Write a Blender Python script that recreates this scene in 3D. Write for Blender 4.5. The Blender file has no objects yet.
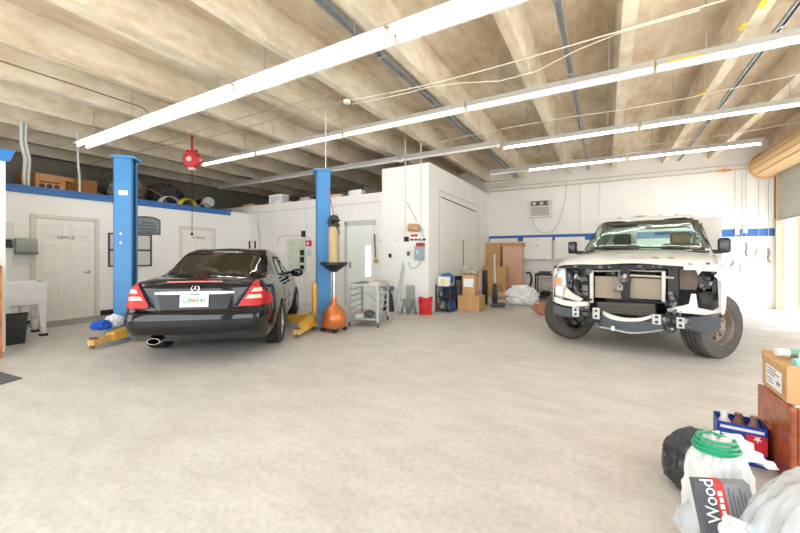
import bpy, bmesh, math, random
from mathutils import Vector as V, Matrix, noise
from mathutils.bvhtree import BVHTree
random.seed(7)
sc = bpy.context.scene
COL = sc.collection
PI = math.pi
# ---- camera model (the photographer stood at the origin, eye height 1.28 m)
F_, CX, CY, EYE = 360.0, 400.0, 257.0, 1.28
YAW = math.atan(205 / 360)
S_, C_ = math.sin(YAW), math.cos(YAW)
def ray(px, py):
    u = (px - CX) / F_; v = (CY - py) / F_
    return (-S_ + C_ * u, C_ + S_ * u, v)
def FL(px, py, z=0.0):
    a, b, c = ray(px, py); k = (z - EYE) / c
    return V((a * k, b * k, z))
def onX(px, py, X):
    a, b, c = ray(px, py); k = X / a
    return V((X, b * k, EYE + c * k))
def onY(px, py, Y):
    a, b, c = ray(px, py); k = Y / b
    return V((a * k, Y, EYE + c * k))
def onP(px, py, o, n):
    d = V(ray(px, py)); c = V((0, 0, EYE))
    k = (V(o) - c).dot(n) / d.dot(n)
    return c + d * k
# ---- materials
def lin(c):
    return tuple(((x / 255) / 12.92 if x / 255 <= .04045 else ((x / 255 + .055) / 1.055) ** 2.4) for x in c) + (1.0,)
MATS = {}
def mat(name, col, rough=.5, metal=0, var=0, scale=4, bump=0, bscale=40, emit=0, trans=0, coat=0, col2=None, stretch=None, spec=.5, alpha=1, detail=6):
    if name in MATS: return MATS[name]
    m = bpy.data.materials.new(name); m.use_nodes = True
    nt = m.node_tree; N = nt.nodes; L = nt.links
    b = N['Principled BSDF']
    b.inputs['Base Color'].default_value = lin(col)
    b.inputs['Roughness'].default_value = rough
    b.inputs['Metallic'].default_value = metal
    b.inputs['Specular IOR Level'].default_value = spec
    b.inputs['Transmission Weight'].default_value = trans
    b.inputs['Coat Weight'].default_value = coat
    b.inputs['Coat Roughness'].default_value = .03
    b.inputs['Alpha'].default_value = alpha
    if emit:
        b.inputs['Emission Color'].default_value = lin(col); b.inputs['Emission Strength'].default_value = emit
    tc = None
    if var or col2 or bump:
        tc = N.new('ShaderNodeTexCoord'); mp = N.new('ShaderNodeMapping')
        L.new(tc.outputs['Object'], mp.inputs['Vector'])
        if stretch: mp.inputs['Scale'].default_value = stretch
    if var or col2:
        nz = N.new('ShaderNodeTexNoise'); nz.inputs['Scale'].default_value = scale; nz.inputs['Detail'].default_value = detail
        L.new(mp.outputs[0], nz.inputs['Vector'])
        r = N.new('ShaderNodeValToRGB'); r.color_ramp.elements[0].position = .32; r.color_ramp.elements[1].position = .68
        c0 = lin(col)
        if col2: a0, a1 = c0, lin(col2)
        else:
            a0 = tuple(x * (1 - var) for x in c0[:3]) + (1,); a1 = tuple(min(1, x * (1 + var)) for x in c0[:3]) + (1,)
        r.color_ramp.elements[0].color = a0; r.color_ramp.elements[1].color = a1
        L.new(nz.outputs['Fac'], r.inputs['Fac']); L.new(r.outputs['Color'], b.inputs['Base Color'])
    if bump:
        n2 = N.new('ShaderNodeTexNoise'); n2.inputs['Scale'].default_value = bscale; n2.inputs['Detail'].default_value = 5
        L.new(mp.outputs[0], n2.inputs['Vector'])
        bp = N.new('ShaderNodeBump'); bp.inputs['Strength'].default_value = bump; bp.inputs['Distance'].default_value = .02
        L.new(n2.outputs['Fac'], bp.inputs['Height']); L.new(bp.outputs['Normal'], b.inputs['Normal'])
    MATS[name] = m
    return m
def glass(name, tint, clear, rough=.03):
    """thin pane: part see-through with a tint, part mirror"""
    if name in MATS: return MATS[name]
    m = bpy.data.materials.new(name); m.use_nodes = True
    nt = m.node_tree; N = nt.nodes; L = nt.links
    N.remove(N['Principled BSDF'])
    t = N.new('ShaderNodeBsdfTransparent'); t.inputs[0].default_value = lin(tint)
    g = N.new('ShaderNodeBsdfGlossy'); g.inputs['Roughness'].default_value = rough; g.inputs[0].default_value = (1, 1, 1, 1)
    fr = N.new('ShaderNodeFresnel'); fr.inputs[0].default_value = 1.45
    ma = N.new('ShaderNodeMath'); ma.operation = 'ADD'; ma.inputs[1].default_value = 1 - clear; ma.use_clamp = True
    L.new(fr.outputs[0], ma.inputs[0])
    ge = N.new('ShaderNodeNewGeometry'); sb = N.new('ShaderNodeMath'); sb.operation = 'SUBTRACT'; sb.use_clamp = True
    L.new(ma.outputs[0], sb.inputs[0]); L.new(ge.outputs['Backfacing'], sb.inputs[1])
    mx = N.new('ShaderNodeMixShader')
    L.new(sb.outputs[0], mx.inputs[0]); L.new(t.outputs[0], mx.inputs[1]); L.new(g.outputs[0], mx.inputs[2])
    L.new(mx.outputs[0], N['Material Output'].inputs[0])
    MATS[name] = m
    return m
def film(name, col, amount, rough=.25, crease=0):
    """plastic film: part see-through, part milky"""
    if name in MATS: return MATS[name]
    m = bpy.data.materials.new(name); m.use_nodes = True
    nt = m.node_tree; N = nt.nodes; L = nt.links
    b = N['Principled BSDF']; b.inputs['Base Color'].default_value = lin(col); b.inputs['Roughness'].default_value = rough
    t = N.new('ShaderNodeBsdfTransparent')
    if crease:
        tc = N.new('ShaderNodeTexCoord'); mp = N.new('ShaderNodeMapping'); mp.inputs['Scale'].default_value = (9, 9, 2.2); mp.inputs['Rotation'].default_value = (.5, .5, .3)
        nz = N.new('ShaderNodeTexNoise'); nz.inputs['Scale'].default_value = 1.6; nz.inputs['Detail'].default_value = 7; nz.inputs['Distortion'].default_value = .8
        L.new(tc.outputs['Object'], mp.inputs[0]); L.new(mp.outputs[0], nz.inputs['Vector'])
        bp = N.new('ShaderNodeBump'); bp.inputs['Strength'].default_value = crease; bp.inputs['Distance'].default_value = .03
        L.new(nz.outputs['Fac'], bp.inputs['Height']); L.new(bp.outputs[0], b.inputs['Normal'])
    mx = N.new('ShaderNodeMixShader'); mx.inputs[0].default_value = amount
    L.new(t.outputs[0], mx.inputs[1]); L.new(b.outputs[0], mx.inputs[2]); L.new(mx.outputs[0], N['Material Output'].inputs[0])
    MATS[name] = m
    return m
# ---- mesh builder
class MB:
    def __init__(self): self.bm = bmesh.new()
    def _bev(self, faces, bev, seg=2):
        if bev:
            ed = list({e for f in faces for e in f.edges})
            bmesh.ops.bevel(self.bm, geom=ed, offset=bev, segments=seg, affect='EDGES', clamp_overlap=True, profile=.5)
    def hexa(self, p, bev=0):
        v = [self.bm.verts.new(q) for q in p]
        fs = [self.bm.faces.new([v[i] for i in q]) for q in ((0, 3, 2, 1), (4, 5, 6, 7), (0, 1, 5, 4), (1, 2, 6, 5), (2, 3, 7, 6), (3, 0, 4, 7))]
        self._bev(fs, bev); return self
    def box(self, x0, x1, y0, y1, z0, z1, bev=0):
        return self.hexa([(x0, y0, z0), (x1, y0, z0), (x1, y1, z0), (x0, y1, z0), (x0, y0, z1), (x1, y0, z1), (x1, y1, z1), (x0, y1, z1)], bev)
    def cbox(self, c, s, rot=(0, 0, 0), bev=0, taper=1):
        from mathutils import Euler
        M = Euler(rot).to_matrix(); c = V(c); h = V(s) / 2
        p = []
        for z in (-1, 1):
            k = 1 if z < 0 else taper
            for x, y in ((-1, -1), (1, -1), (1, 1), (-1, 1)): p.append(c + M @ V((x * h.x * k, y * h.y * k, z * h.z)))
        return self.hexa(p, bev)
    def cyl(self, p0, p1, r, r2=None, seg=16, cap=True):
        p0, p1 = V(p0), V(p1); d = (p1 - p0).normalized()
        a = d.orthogonal().normalized(); b = d.cross(a)
        r2 = r if r2 is None else r2
        R = []
        for p, q in ((p0, r), (p1, r2)):
            R.append([self.bm.verts.new(p + (a * math.cos(2 * PI * i / seg) + b * math.sin(2 * PI * i / seg)) * max(q, 1e-4)) for i in range(seg)])
        for i in range(seg):
            j = (i + 1) % seg; self.bm.faces.new((R[0][i], R[0][j], R[1][j], R[1][i]))
        if cap:
            self.bm.faces.new(R[0][::-1]); self.bm.faces.new(R[1])
        return self
    def tube(self, pts, r, seg=8, smooth=0, flat=1.0):
        pts = [V(p) for p in pts]
        for _ in range(smooth):
            q = [pts[0]]
            for a, b in zip(pts, pts[1:]): q += [a * .75 + b * .25, a * .25 + b * .75]
            pts = q + [pts[-1]]
        n = len(pts); ref = None; prev = None
        for k, p in enumerate(pts):
            d = (pts[min(k + 1, n - 1)] - pts[max(k - 1, 0)]).normalized()
            if ref is None: ref = d.orthogonal().normalized()
            ref = (ref - d * ref.dot(d)).normalized(); b = d.cross(ref)
            ring = [self.bm.verts.new(p + (ref * math.cos(2 * PI * i / seg) + b * math.sin(2 * PI * i / seg) * flat) * r) for i in range(seg)]
            if prev:
                for i in range(seg):
                    j = (i + 1) % seg; self.bm.faces.new((prev[i], prev[j], ring[j], ring[i]))
            else: self.bm.faces.new(ring[::-1])
            prev = ring
        self.bm.faces.new(prev); return self
    def lathe(self, prof, c=(0, 0, 0), axis='Z', seg=24, sx=1, sy=1):
        c = V(c); prev = None
        def at(r, h, a):
            x, y = r * math.cos(a) * sx, r * math.sin(a) * sy
            return c + (V((x, y, h)) if axis == 'Z' else V((h, x, y)) if axis == 'X' else V((x, h, y)))
        for r, h in prof:
            ring = [self.bm.verts.new(at(max(r, 1e-4), h, 2 * PI * i / seg)) for i in range(seg)]
            if prev:
                for i in range(seg):
                    j = (i + 1) % seg; self.bm.faces.new((prev[i], prev[j], ring[j], ring[i]))
            prev = ring
        return self
    def prism(self, poly, axis, a0, a1, bev=0):
        def P(u, v, w): return (w, u, v) if axis == 'X' else (u, w, v) if axis == 'Y' else (u, v, w)
        A = [self.bm.verts.new(P(u, v, a0)) for u, v in poly]; B = [self.bm.verts.new(P(u, v, a1)) for u, v in poly]
        fs = [self.bm.faces.new(A[::-1]), self.bm.faces.new(B)]
        n = len(poly)
        for i in range(n):
            j = (i + 1) % n; fs.append(self.bm.faces.new((A[i], A[j], B[j], B[i])))
        self._bev(fs, bev); return self
    def slab(self, pts, n, t):
        """polygon of 3-D points given a thickness t along n"""
        n = V(n) * t
        A = [self.bm.verts.new(V(p)) for p in pts]; B = [self.bm.verts.new(V(p) + n) for p in pts]
        self.bm.faces.new(A[::-1]); self.bm.faces.new(B); k = len(pts)
        for i in range(k):
            j = (i + 1) % k; self.bm.faces.new((A[i], A[j], B[j], B[i]))
        return self
    def grid(self, rows, close=False):
        R = [[self.bm.verts.new(V(p)) for p in r] for r in rows]
        for a, b in zip(R, R[1:]):
            n = len(a)
            for i in range(n if close else n - 1):
                j = (i + 1) % n
                self.bm.faces.new((a[i], a[j], b[j], b[i]))
        return R
    def blob(self, c, r, amp=.15, freq=2, seed=0, sub=4, floor=None, sharp=False, pinch=None):
        c = V(c)
        res = bmesh.ops.create_icosphere(self.bm, subdivisions=sub, radius=1)
        for v in res['verts']:
            n = v.co.normalized(); q = n * freq + V((seed * 3.1, seed * 1.7, seed))
            k = noise.fractal(q, 1, 2, 4)
            if sharp: k = .6 - 2 * abs(noise.noise(q * 1.3)) + .5 * k
            p = n * (1 + amp * k)
            p = V((p.x * r[0], p.y * r[1], p.z * r[2])) + c
            if pinch:
                h = max(0, (p.z - c.z) / r[2]); kk = 1 - pinch * h * h; p.x = c.x + (p.x - c.x) * kk; p.y = c.y + (p.y - c.y) * kk
            if floor is not None and p.z < floor: p.z = floor + .02 * (noise.noise(q * 3) + 1) * .1
            v.co = p
        return self
    def build(self, name, m, parent=None, loc=None, rz=0, smooth=True, ang=35, weld=0):
        bm = self.bm
        if weld: bmesh.ops.remove_doubles(bm, verts=bm.verts, dist=weld)
        bmesh.ops.recalc_face_normals(bm, faces=bm.faces)
        me = bpy.data.meshes.new(name); bm.to_mesh(me); bm.free()
        if smooth:
            for p in me.polygons: p.use_smooth = True
            me.set_sharp_from_angle(angle=math.radians(ang))
        me.materials.append(m)
        o = bpy.data.objects.new(name, me); COL.objects.link(o)
        if parent: o.parent = parent
        if loc is not None: o.location = loc
        if rz: o.rotation_euler = (0, 0, rz)
        return o
def tag(o, label, cat, group=None, kind=None):
    if label: o['label'] = label
    if cat: o['category'] = cat
    if group: o['group'] = group
    if kind: o['kind'] = kind
    return o
def thing(name, label, cat, loc=(0, 0, 0), rz=0, group=None):
    o = bpy.data.objects.new(name, None); COL.objects.link(o); o.empty_display_size = .1
    o.location = loc; o.rotation_euler = (0, 0, rz)
    return tag(o, label, cat, group)
def struct(name, mb, m, parent=None, **k):
    o = mb.build(name, m, parent, **k)
    if parent is None: o['kind'] = 'structure'
    return o
def dup(root, loc, rz, label=None, group=None):
    r = root.copy(); COL.objects.link(r); r.location = loc; r.rotation_euler = (0, 0, rz)
    if label: r['label'] = label
    if group: r['group'] = group
    for ch in list(root.children):
        c = ch.copy(); COL.objects.link(c); c.parent = r
        for g in ch.children:
            d = g.copy(); COL.objects.link(d); d.parent = c
    return r
def text(name, s, size, m, parent, M, depth=.002, sx=1):
    cu = bpy.data.curves.new(name, 'FONT'); cu.body = s; cu.size = size; cu.align_x = 'CENTER'; cu.align_y = 'CENTER'; cu.extrude = depth
    o = bpy.data.objects.new(name, cu); COL.objects.link(o)
    dg = bpy.context.evaluated_depsgraph_get()
    me = bpy.data.meshes.new_from_object(o.evaluated_get(dg)); bpy.data.objects.remove(o); bpy.data.curves.remove(cu)
    me.transform(Matrix.Diagonal((sx, 1, 1, 1))); me.transform(M); me.materials.clear(); me.materials.append(m)
    t = bpy.data.objects.new(name, me); COL.objects.link(t); t.parent = parent
    return t
def face_mat(o, right, up):
    """matrix that puts text at o, reading along `right`, upright along `up`"""
    r = V(right).normalized(); u = V(up).normalized(); n = r.cross(u)
    return Matrix(((r.x, u.x, n.x, o[0]), (r.y, u.y, n.y, o[1]), (r.z, u.z, n.z, o[2]), (0, 0, 0, 1)))
# ---- palette
WHITE = mat('white_paint', (238, 238, 235), .55, var=.02, scale=2)
BLUE = mat('blue_paint', (58, 112, 178), .5, var=.05)
LBLUE = mat('lift_blue', (62, 132, 190), .42, var=.06, scale=5)
YEL = mat('lift_yellow', (232, 176, 62), .5, var=.10, scale=9)
BLK = mat('black_plastic', (30, 31, 33), .45)
RUB = mat('rubber', (48, 47, 46), .8, var=.12, scale=20)
STEEL = mat('steel', (170, 172, 174), .35, .8)
GALV = mat('galvanised', (178, 182, 184), .45, .7, var=.1, scale=12)
DGREY = mat('dark_grey_metal', (72, 78, 84), .5, .3)
CARD = mat('cardboard', (201, 160, 112), .8, var=.06, scale=6)
CARD2 = mat('cardboard_pale', (214, 180, 146), .8, var=.05, scale=6)
TAPE = mat('tan_tape', (186, 140, 88), .4)
PAPER = mat('white_paper', (240, 240, 238), .6)
INK = mat('black_ink', (40, 40, 42), .6)
RED = mat('red_plastic', (214, 32, 40), .4)
WPL = mat('white_plastic', (236, 236, 232), .4)
# ================= the room
XR, YB, YF = 3.72, 12.25, -1.7
XO, XL = -9.6, -13.2
ZS, ZD = 3.85, 4.27
# concrete floor
def floor_mat():
    m = bpy.data.materials.new('concrete_floor'); m.use_nodes = True
    nt = m.node_tree; N = nt.nodes; L = nt.links; b = N['Principled BSDF']
    tc = N.new('ShaderNodeTexCoord')
    def nz(s, d, st=None):
        n = N.new('ShaderNodeTexNoise'); n.inputs['Scale'].default_value = s; n.inputs['Detail'].default_value = d; n.inputs['Roughness'].default_value = .6
        if st:
            mp = N.new('ShaderNodeMapping'); mp.inputs['Scale'].default_value = st; mp.inputs['Rotation'].default_value = (0, 0, .5)
            L.new(tc.outputs['Object'], mp.inputs['Vector']); L.new(mp.outputs[0], n.inputs['Vector'])
        else: L.new(tc.outputs['Object'], n.inputs['Vector'])
        return n
    def ramp(n, p0, c0, p1, c1):
        r = N.new('ShaderNodeValToRGB'); r.color_ramp.elements[0].position = p0; r.color_ramp.elements[1].position = p1
        r.color_ramp.elements[0].color = c0; r.color_ramp.elements[1].color = c1; L.new(n.outputs['Fac'], r.inputs['Fac']); return r
    def mul(a, bb, f=1.0):
        x = N.new('ShaderNodeMix'); x.data_type = 'RGBA'; x.blend_type = 'MULTIPLY'; x.inputs['Factor'].default_value = f
        L.new(a, x.inputs['A']); L.new(bb, x.inputs['B']); return x.outputs['Result']
    base = ramp(nz(.45, 8), .35, lin((203, 197, 190)), .65, lin((215, 211, 205)))
    mid = ramp(nz(2.3, 10, (1, 2.4, 1)), .35, (.87, .86, .85, 1), .62, (1, 1, 1, 1))
    fine = ramp(nz(26, 6), .3, (.84, .83, .82, 1), .58, (1, 1, 1, 1))
    specks = ramp(nz(7.0, 2), .19, (.55, .5, .46, 1), .235, (1, 1, 1, 1))
    pale = ramp(nz(4.1, 3), .74, (1, 1, 1, 1), .8, (1.12, 1.12, 1.12, 1))
    c = mul(mul(mul(mul(base.outputs[0], mid.outputs[0]), fine.outputs[0]), specks.outputs[0], .8), pale.outputs[0])
    L.new(c, b.inputs['Base Color'])
    rr = ramp(nz(1.2, 6), .3, (.38, .38, .38, 1), .7, (.62, .62, .62, 1)); L.new(rr.outputs[0], b.inputs['Roughness'])
    bp = N.new('ShaderNodeBump'); bp.inputs['Strength'].default_value = .08; bp.inputs['Distance'].default_value = .01
    L.new(nz(30, 6).outputs['Fac'], bp.inputs['Height']); L.new(bp.outputs[0], b.inputs['Normal'])
    return m
struct('floor', MB().box(XL - .3, XR + .3, YF - .3, YB + .3, -.2, 0), floor_mat(), smooth=False)
PAVE = mat('pale_concrete_apron', (204, 203, 200), .85, var=.06, scale=3)  # outside concrete made pale so sunlight bounces up to the ceiling
struct('ground_outside', MB().box(-30, 24, -26, YF - .3, -.25, -.05).box(XR + .3, 24, YF - .3, 26, -.25, -.05), PAVE, smooth=False)
# concrete double-tee ceiling
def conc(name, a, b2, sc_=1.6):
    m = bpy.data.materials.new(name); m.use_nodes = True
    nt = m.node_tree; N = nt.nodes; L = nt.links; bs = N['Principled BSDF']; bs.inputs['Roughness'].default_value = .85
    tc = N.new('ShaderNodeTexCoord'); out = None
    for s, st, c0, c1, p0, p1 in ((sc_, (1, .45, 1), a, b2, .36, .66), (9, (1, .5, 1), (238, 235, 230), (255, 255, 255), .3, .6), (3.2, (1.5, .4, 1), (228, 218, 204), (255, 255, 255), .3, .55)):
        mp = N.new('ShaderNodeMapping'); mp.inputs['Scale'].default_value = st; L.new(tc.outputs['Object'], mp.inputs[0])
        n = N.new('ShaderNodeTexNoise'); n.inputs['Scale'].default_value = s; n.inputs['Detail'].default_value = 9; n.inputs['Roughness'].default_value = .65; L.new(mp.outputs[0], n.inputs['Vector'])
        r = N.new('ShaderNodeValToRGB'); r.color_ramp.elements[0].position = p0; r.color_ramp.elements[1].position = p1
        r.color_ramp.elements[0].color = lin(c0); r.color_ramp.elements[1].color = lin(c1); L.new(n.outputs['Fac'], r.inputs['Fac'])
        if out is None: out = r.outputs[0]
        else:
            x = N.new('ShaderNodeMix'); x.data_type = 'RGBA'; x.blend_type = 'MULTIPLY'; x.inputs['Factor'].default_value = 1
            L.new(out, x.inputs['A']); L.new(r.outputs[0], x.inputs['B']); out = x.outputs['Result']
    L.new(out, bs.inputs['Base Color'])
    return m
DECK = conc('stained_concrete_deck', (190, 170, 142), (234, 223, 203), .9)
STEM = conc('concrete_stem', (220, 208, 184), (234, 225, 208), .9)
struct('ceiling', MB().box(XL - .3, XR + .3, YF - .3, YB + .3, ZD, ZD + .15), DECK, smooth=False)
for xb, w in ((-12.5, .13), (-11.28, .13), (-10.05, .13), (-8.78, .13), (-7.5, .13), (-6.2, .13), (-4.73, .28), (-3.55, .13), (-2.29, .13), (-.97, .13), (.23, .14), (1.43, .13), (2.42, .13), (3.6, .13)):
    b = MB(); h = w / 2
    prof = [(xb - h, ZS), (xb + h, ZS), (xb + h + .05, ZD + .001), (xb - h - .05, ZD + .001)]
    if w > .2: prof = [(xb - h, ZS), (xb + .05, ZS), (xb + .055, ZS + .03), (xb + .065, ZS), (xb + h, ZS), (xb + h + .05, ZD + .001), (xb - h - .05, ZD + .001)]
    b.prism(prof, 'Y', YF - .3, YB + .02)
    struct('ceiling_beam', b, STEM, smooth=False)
# walls
WALLM = mat('block_wall_white', (236, 234, 231), .7, var=.025, scale=1.5, bump=.12, bscale=14)
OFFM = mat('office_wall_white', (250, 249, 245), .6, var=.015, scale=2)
BOOTH = mat('booth_white', (240, 240, 236), .6, var=.015, scale=2)
CONCW = mat('grey_concrete_wall', (150, 143, 132), .9, var=.1, scale=2)
struct('wall_back', MB().box(-3.47, XR + .3, YB, YB + .2, 0, ZD).box(XL - .3, -3.47, YB, YB + .2, 0, ZD), WALLM, smooth=False)
OY0, OY1, OZ = 8.95, 12.05, 3.35       # roller door opening in the right wall
struct('wall_right', MB().box(XR, XR + .2, OY1, YB, 0, ZD).box(XR, XR + .2, OY0, OY1, OZ, ZD).box(XR, XR + .2, 5.2, OY0, 0, ZD).box(XR, XR + .2, 1.6, 5.2, 3.35, ZD).box(XR, XR + .2, YF, 1.6, 0, ZD), WALLM, smooth=False)
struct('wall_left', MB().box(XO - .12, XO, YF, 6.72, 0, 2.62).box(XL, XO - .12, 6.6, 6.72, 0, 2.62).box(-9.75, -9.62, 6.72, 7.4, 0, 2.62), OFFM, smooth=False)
struct('wall_far_left', MB().box(XL - .2, XL, YF, YB, 0, ZD), CONCW, smooth=False)
struct('ceiling_office', MB().box(XL, XO - .12, YF, 6.6, 2.5, 2.6), mat('loft_boards', (120, 100, 78), .9, var=.1), smooth=False)
struct('wall_partition', MB().box(XL, -4.72, 7.4, 7.55, 0, 2.86), WALLM, smooth=False)
struct('wall_booth', MB().box(-4.72, -3.47, 7.4, 7.5, 0, 3.42).box(-3.57, -3.47, 7.5, YB, 0, 3.42).box(-4.72, -3.57, 7.5, YB, 3.36, 3.42).box(-4.72, -4.62, 7.5, YB, 0, 3.36), BOOTH, smooth=False)
# front wall with open bays (behind the camera)
struct('wall_front', MB().box(XL, -8.9, YF - .2, YF, 0, ZD).box(-5.4, -4.6, YF - .2, YF, 0, ZD).box(-1.0, -.4, YF - .2, YF, 0, ZD).box(3.4, XR, YF - .2, YF, 0, ZD).box(-8.9, 3.4, YF - .2, YF, 3.4, ZD), WALLM, smooth=False)
# blue fascia of the office, its step, and the dark base
struct('trim_1', MB().box(XO, XO + .035, 2.1, 6.74, 2.5, 2.63, .006).box(XO, XO + .05, 2.1, 6.76, 2.6, 2.645, .006).box(XO, XO + .05, 1.6, 2.16, 2.5, 2.78, .006), BLUE, smooth=False)
struct('baseboard_left', MB().box(XO, XO + .02, 3.6, 6.72, 0, .11).box(XO, XO + .02, 1.6, 2.5, 0, .11), BLK, smooth=False)
# stub wall at the left edge with a blue crown
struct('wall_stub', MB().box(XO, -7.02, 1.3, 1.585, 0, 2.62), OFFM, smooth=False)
struct('trim_2', MB().prism([(1.2, 2.57), (1.61, 2.57), (1.67, 2.72), (1.2, 2.72)], 'X', XO + .06, -6.96), mat('bright_blue_paint', (46, 128, 206), .4), smooth=False)
struct('trim_3', MB().box(-2.9, XR, YB - .012, YB, 1.80, 1.99).box(-3.46, -2.9, YB - .012, YB, 1.80, 1.99), mat('blue_stripe', (46, 100, 172), .6, var=.04), smooth=False)
struct('trim_4', MB().box(-3.47, -3.455, 7.4, YB - .01, 3.395, 3.43), WHITE, smooth=False)
# camera, world, sun
cam = bpy.data.cameras.new('camera'); co = bpy.data.objects.new('camera', cam); COL.objects.link(co); sc.camera = co
cam.sensor_width = 36; cam.lens = F_ / 800 * 36; cam.shift_y = -(266.5 - CY) / 800; cam.clip_start = .05
co.location = (0, 0, EYE); co.rotation_euler = (PI / 2, 0, YAW)
w = bpy.data.worlds.new('sky'); sc.world = w; w.use_nodes = True
bg = w.node_tree.nodes['Background']; bg.inputs[0].default_value = (.90, .96, 1.0, 1); bg.inputs[1].default_value = 3.4
sun = bpy.data.lights.new('sun', 'SUN'); sun.energy = 16; sun.angle = .009; sun.color = (1, .98, .95)
so = bpy.data.objects.new('sun', sun); COL.objects.link(so)
d = V((-1.0, -.12, -2.25)).normalized(); so.rotation_euler = d.to_track_quat('-Z', 'Y').to_euler()
sc.view_settings.view_transform = 'Standard'; sc.view_settings.look = 'None'; sc.view_settings.exposure = 0.44; sc.view_settings.gamma = 1.0
try: sc.view_settings.use_curve_mapping = False
except Exception: pass
sc.cycles.use_denoising = True
sc.cycles.max_bounces = 10; sc.cycles.diffuse_bounces = 6; sc.cycles.transparent_max_bounces = 16
# ================= strip lights
HOUS = mat('strip_housing', (178, 177, 174), .5)
HOUSB = mat('strip_housing_back', (205, 196, 180), .5)
TUBE = mat('lit_tube', (255, 254, 250), .3, emit=12.0)
OFFT = mat('unlit_tube', (228, 226, 220), .3)
CAPM = mat('tube_socket', (236, 226, 208), .5)
ZL = 3.52
def strip_light(label, x0, x1, y, lit, twin, z=ZL, sticker=False):
    t = thing('strip_light', label, 'light', ((x0 + x1) / 2, y, z), 0, 'strip lights under the concrete ceiling')
    h = (x1 - x0) / 2 - .012
    w = .17 if twin else .10
    MB().prism([(-w, .02), (-.055, .05), (.055, .05), (w, .02), (w, .025), (.06, .115), (-.06, .115), (-w, .025)], 'X', -h, h).build('housing', HOUS, t, smooth=False)
    ys = (-.075, .075) if twin else (-.03,)
    for yy in ys:
        MB().cyl((-h + .04, yy, .0 if twin else .015), (h - .04, yy, .0 if twin else .015), .019 if twin else .022, seg=12).build('tube', TUBE if lit else OFFT, t)
        for s in (-1, 1): MB().box(s * (h - .02) - .02, s * (h - .02) + .02, yy - .03, yy + .03, -.025, .05, .004).build('socket', CAPM, t, smooth=False)
    for s in (-.6, .6): MB().cyl((s * h, 0, .11), (s * h, 0, ZS - z + .42 if abs(s * h) < 0 else ZD - z), .006, seg=6).build('hanger_rod', GALV, t)
    if sticker: MB().box(-h + .12, -h + .42, -.112, -.09, .028, .05).build('sticker', mat('orange_sticker', (240, 176, 60), .5), t, smooth=False)
    return t
names = ['leftmost', 'second from the left', 'third from the left', 'fourth from the left', 'rightmost']
for k, (a, b) in enumerate(((-9.2, -6.66), (-6.66, -4.27), (-4.27, -1.88), (-1.88, .51))):
    strip_light('twin tube strip light in the nearest row, ' + ('rightmost, cut by the top edge' if k == 3 else names[k]), a, b, 3.15, True, True)
for k, (a, b) in enumerate(((-8.57, -6.6), (-6.6, -4.2), (-4.2, -1.84), (-1.84, .52), (.52, 2.9))):
    strip_light('single tube strip light in the second row, ' + (['beside the red reel', 'second from the red reel', 'third from the red reel', 'fourth from the red reel', 'with an orange sticker'][k]), a, b, 5.3, True, False, sticker=(k == 4))
for k, (a, b) in enumerate(((-10.9, -8.8), (-8.8, -6.4), (-6.4, -4.1), (-4.1, -1.83), (-1.83, .52), (.52, 2.86))):
    strip_light(('unlit strip light in the third row, ' if k < 4 else 'lit strip light in the third row, ') + ['leftmost, above the office roof end', 'above the marbled box', 'behind the right lift column top', 'above the white booth', 'left of the two lit ones', 'right of the two lit ones'][k], a, b, 7.27 if k < 4 else 7.5, k >= 4, False, z=3.5)
for k, (a, b) in enumerate(((-2.7, -1.75), (-1.75, .45), (.45, 2.72))):
    strip_light(['short unlit strip light in the last row near the booth', 'lit strip light in the last row above the air conditioner', 'lit strip light in the last row above the truck'][k], a, b, 9.8, k > 0, False)
# rails, conduits and cables under the deck
def rail(label, x, y0, y1, z, w=.05):
    b = MB()
    for s in (-1, 1): b.box(x + s * w - .006, x + s * w + .006, y0, y1, z, z + .05)
    b.box(x - w, x + w, y0, y1, z + .045, z + .05)
    y = y0
    while y < y1: b.box(x - w - .012, x + w + .012, y, y + .05, z - .004, z + .004); y += 1.7
    return tag(b.build('conduit_rail', GALV, smooth=False), label, 'rail', 'steel rails under the ceiling deck')
rail('dark steel channel rail crossing behind the nearest light row', -2.5, .5, YB - .1, 3.86, .05)
rail('galvanised rail crossing above the second light row near picture top centre', -.42, .5, YB - .1, 3.86, .03)
rail('thin steel rail beneath the ceiling close to the roller door', 1.72, .5, YB - .1, 3.86, .022)
def pipe(name, label, pts, r, m=GALV, cat='pipe', smooth=1, group=None):
    return tag(MB().tube(pts, r, 8, smooth).build(name, m), label, cat, group)
pipe('conduit', 'thin conduit with a bent end on the left ceiling beam', [(-6.86, -.5, 3.84), (-6.86, 3.0, 3.84), (-6.9, 3.25, 3.84), (-6.86, 3.35, 3.6)], .012, mat('conduit_brown', (132, 116, 96), .6), 'conduit')
CABW = mat('white_cable', (226, 216, 200), .6)
def cab(label, pix, z, r=.008, m=CABW, grp='cables slung under the ceiling'):
    pts = [FL(x, y, z) for x, y in pix]
    return tag(MB().tube(pts, r, 6, 1).build('ceiling_cable', m), label, 'cable', grp)
cab('white cable slung from the round junction box to the top edge', [(352, 100), (420, 87), (500, 66), (600, 37), (745, -6)], 3.8)
cab('paler lower cable that meets the first one near the rail', [(352, 104), (400, 95), (440, 84), (520, 80), (600, 38), (700, 10)], 3.79, .007)
cab('cable that runs left from the round junction box', [(342, 102), (280, 118), (200, 140), (150, 148), (60, 172)], 3.79, .009, mat('grey_cable', (168, 156, 136), .6))
cab('second cable left of the junction box, above the red reel', [(330, 95), (250, 115), (190, 134), (152, 144)], 3.8, .008, mat('grey_cable', (168, 156, 136), .6))
cab('taut cable between the second and third light rows', [(420, 146), (540, 121), (650, 106), (800, 74)], 3.8, .006)
cab('taut cable between third and last light rows at right', [(640, 146), (720, 136), (800, 122)], 3.8, .006)
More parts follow.
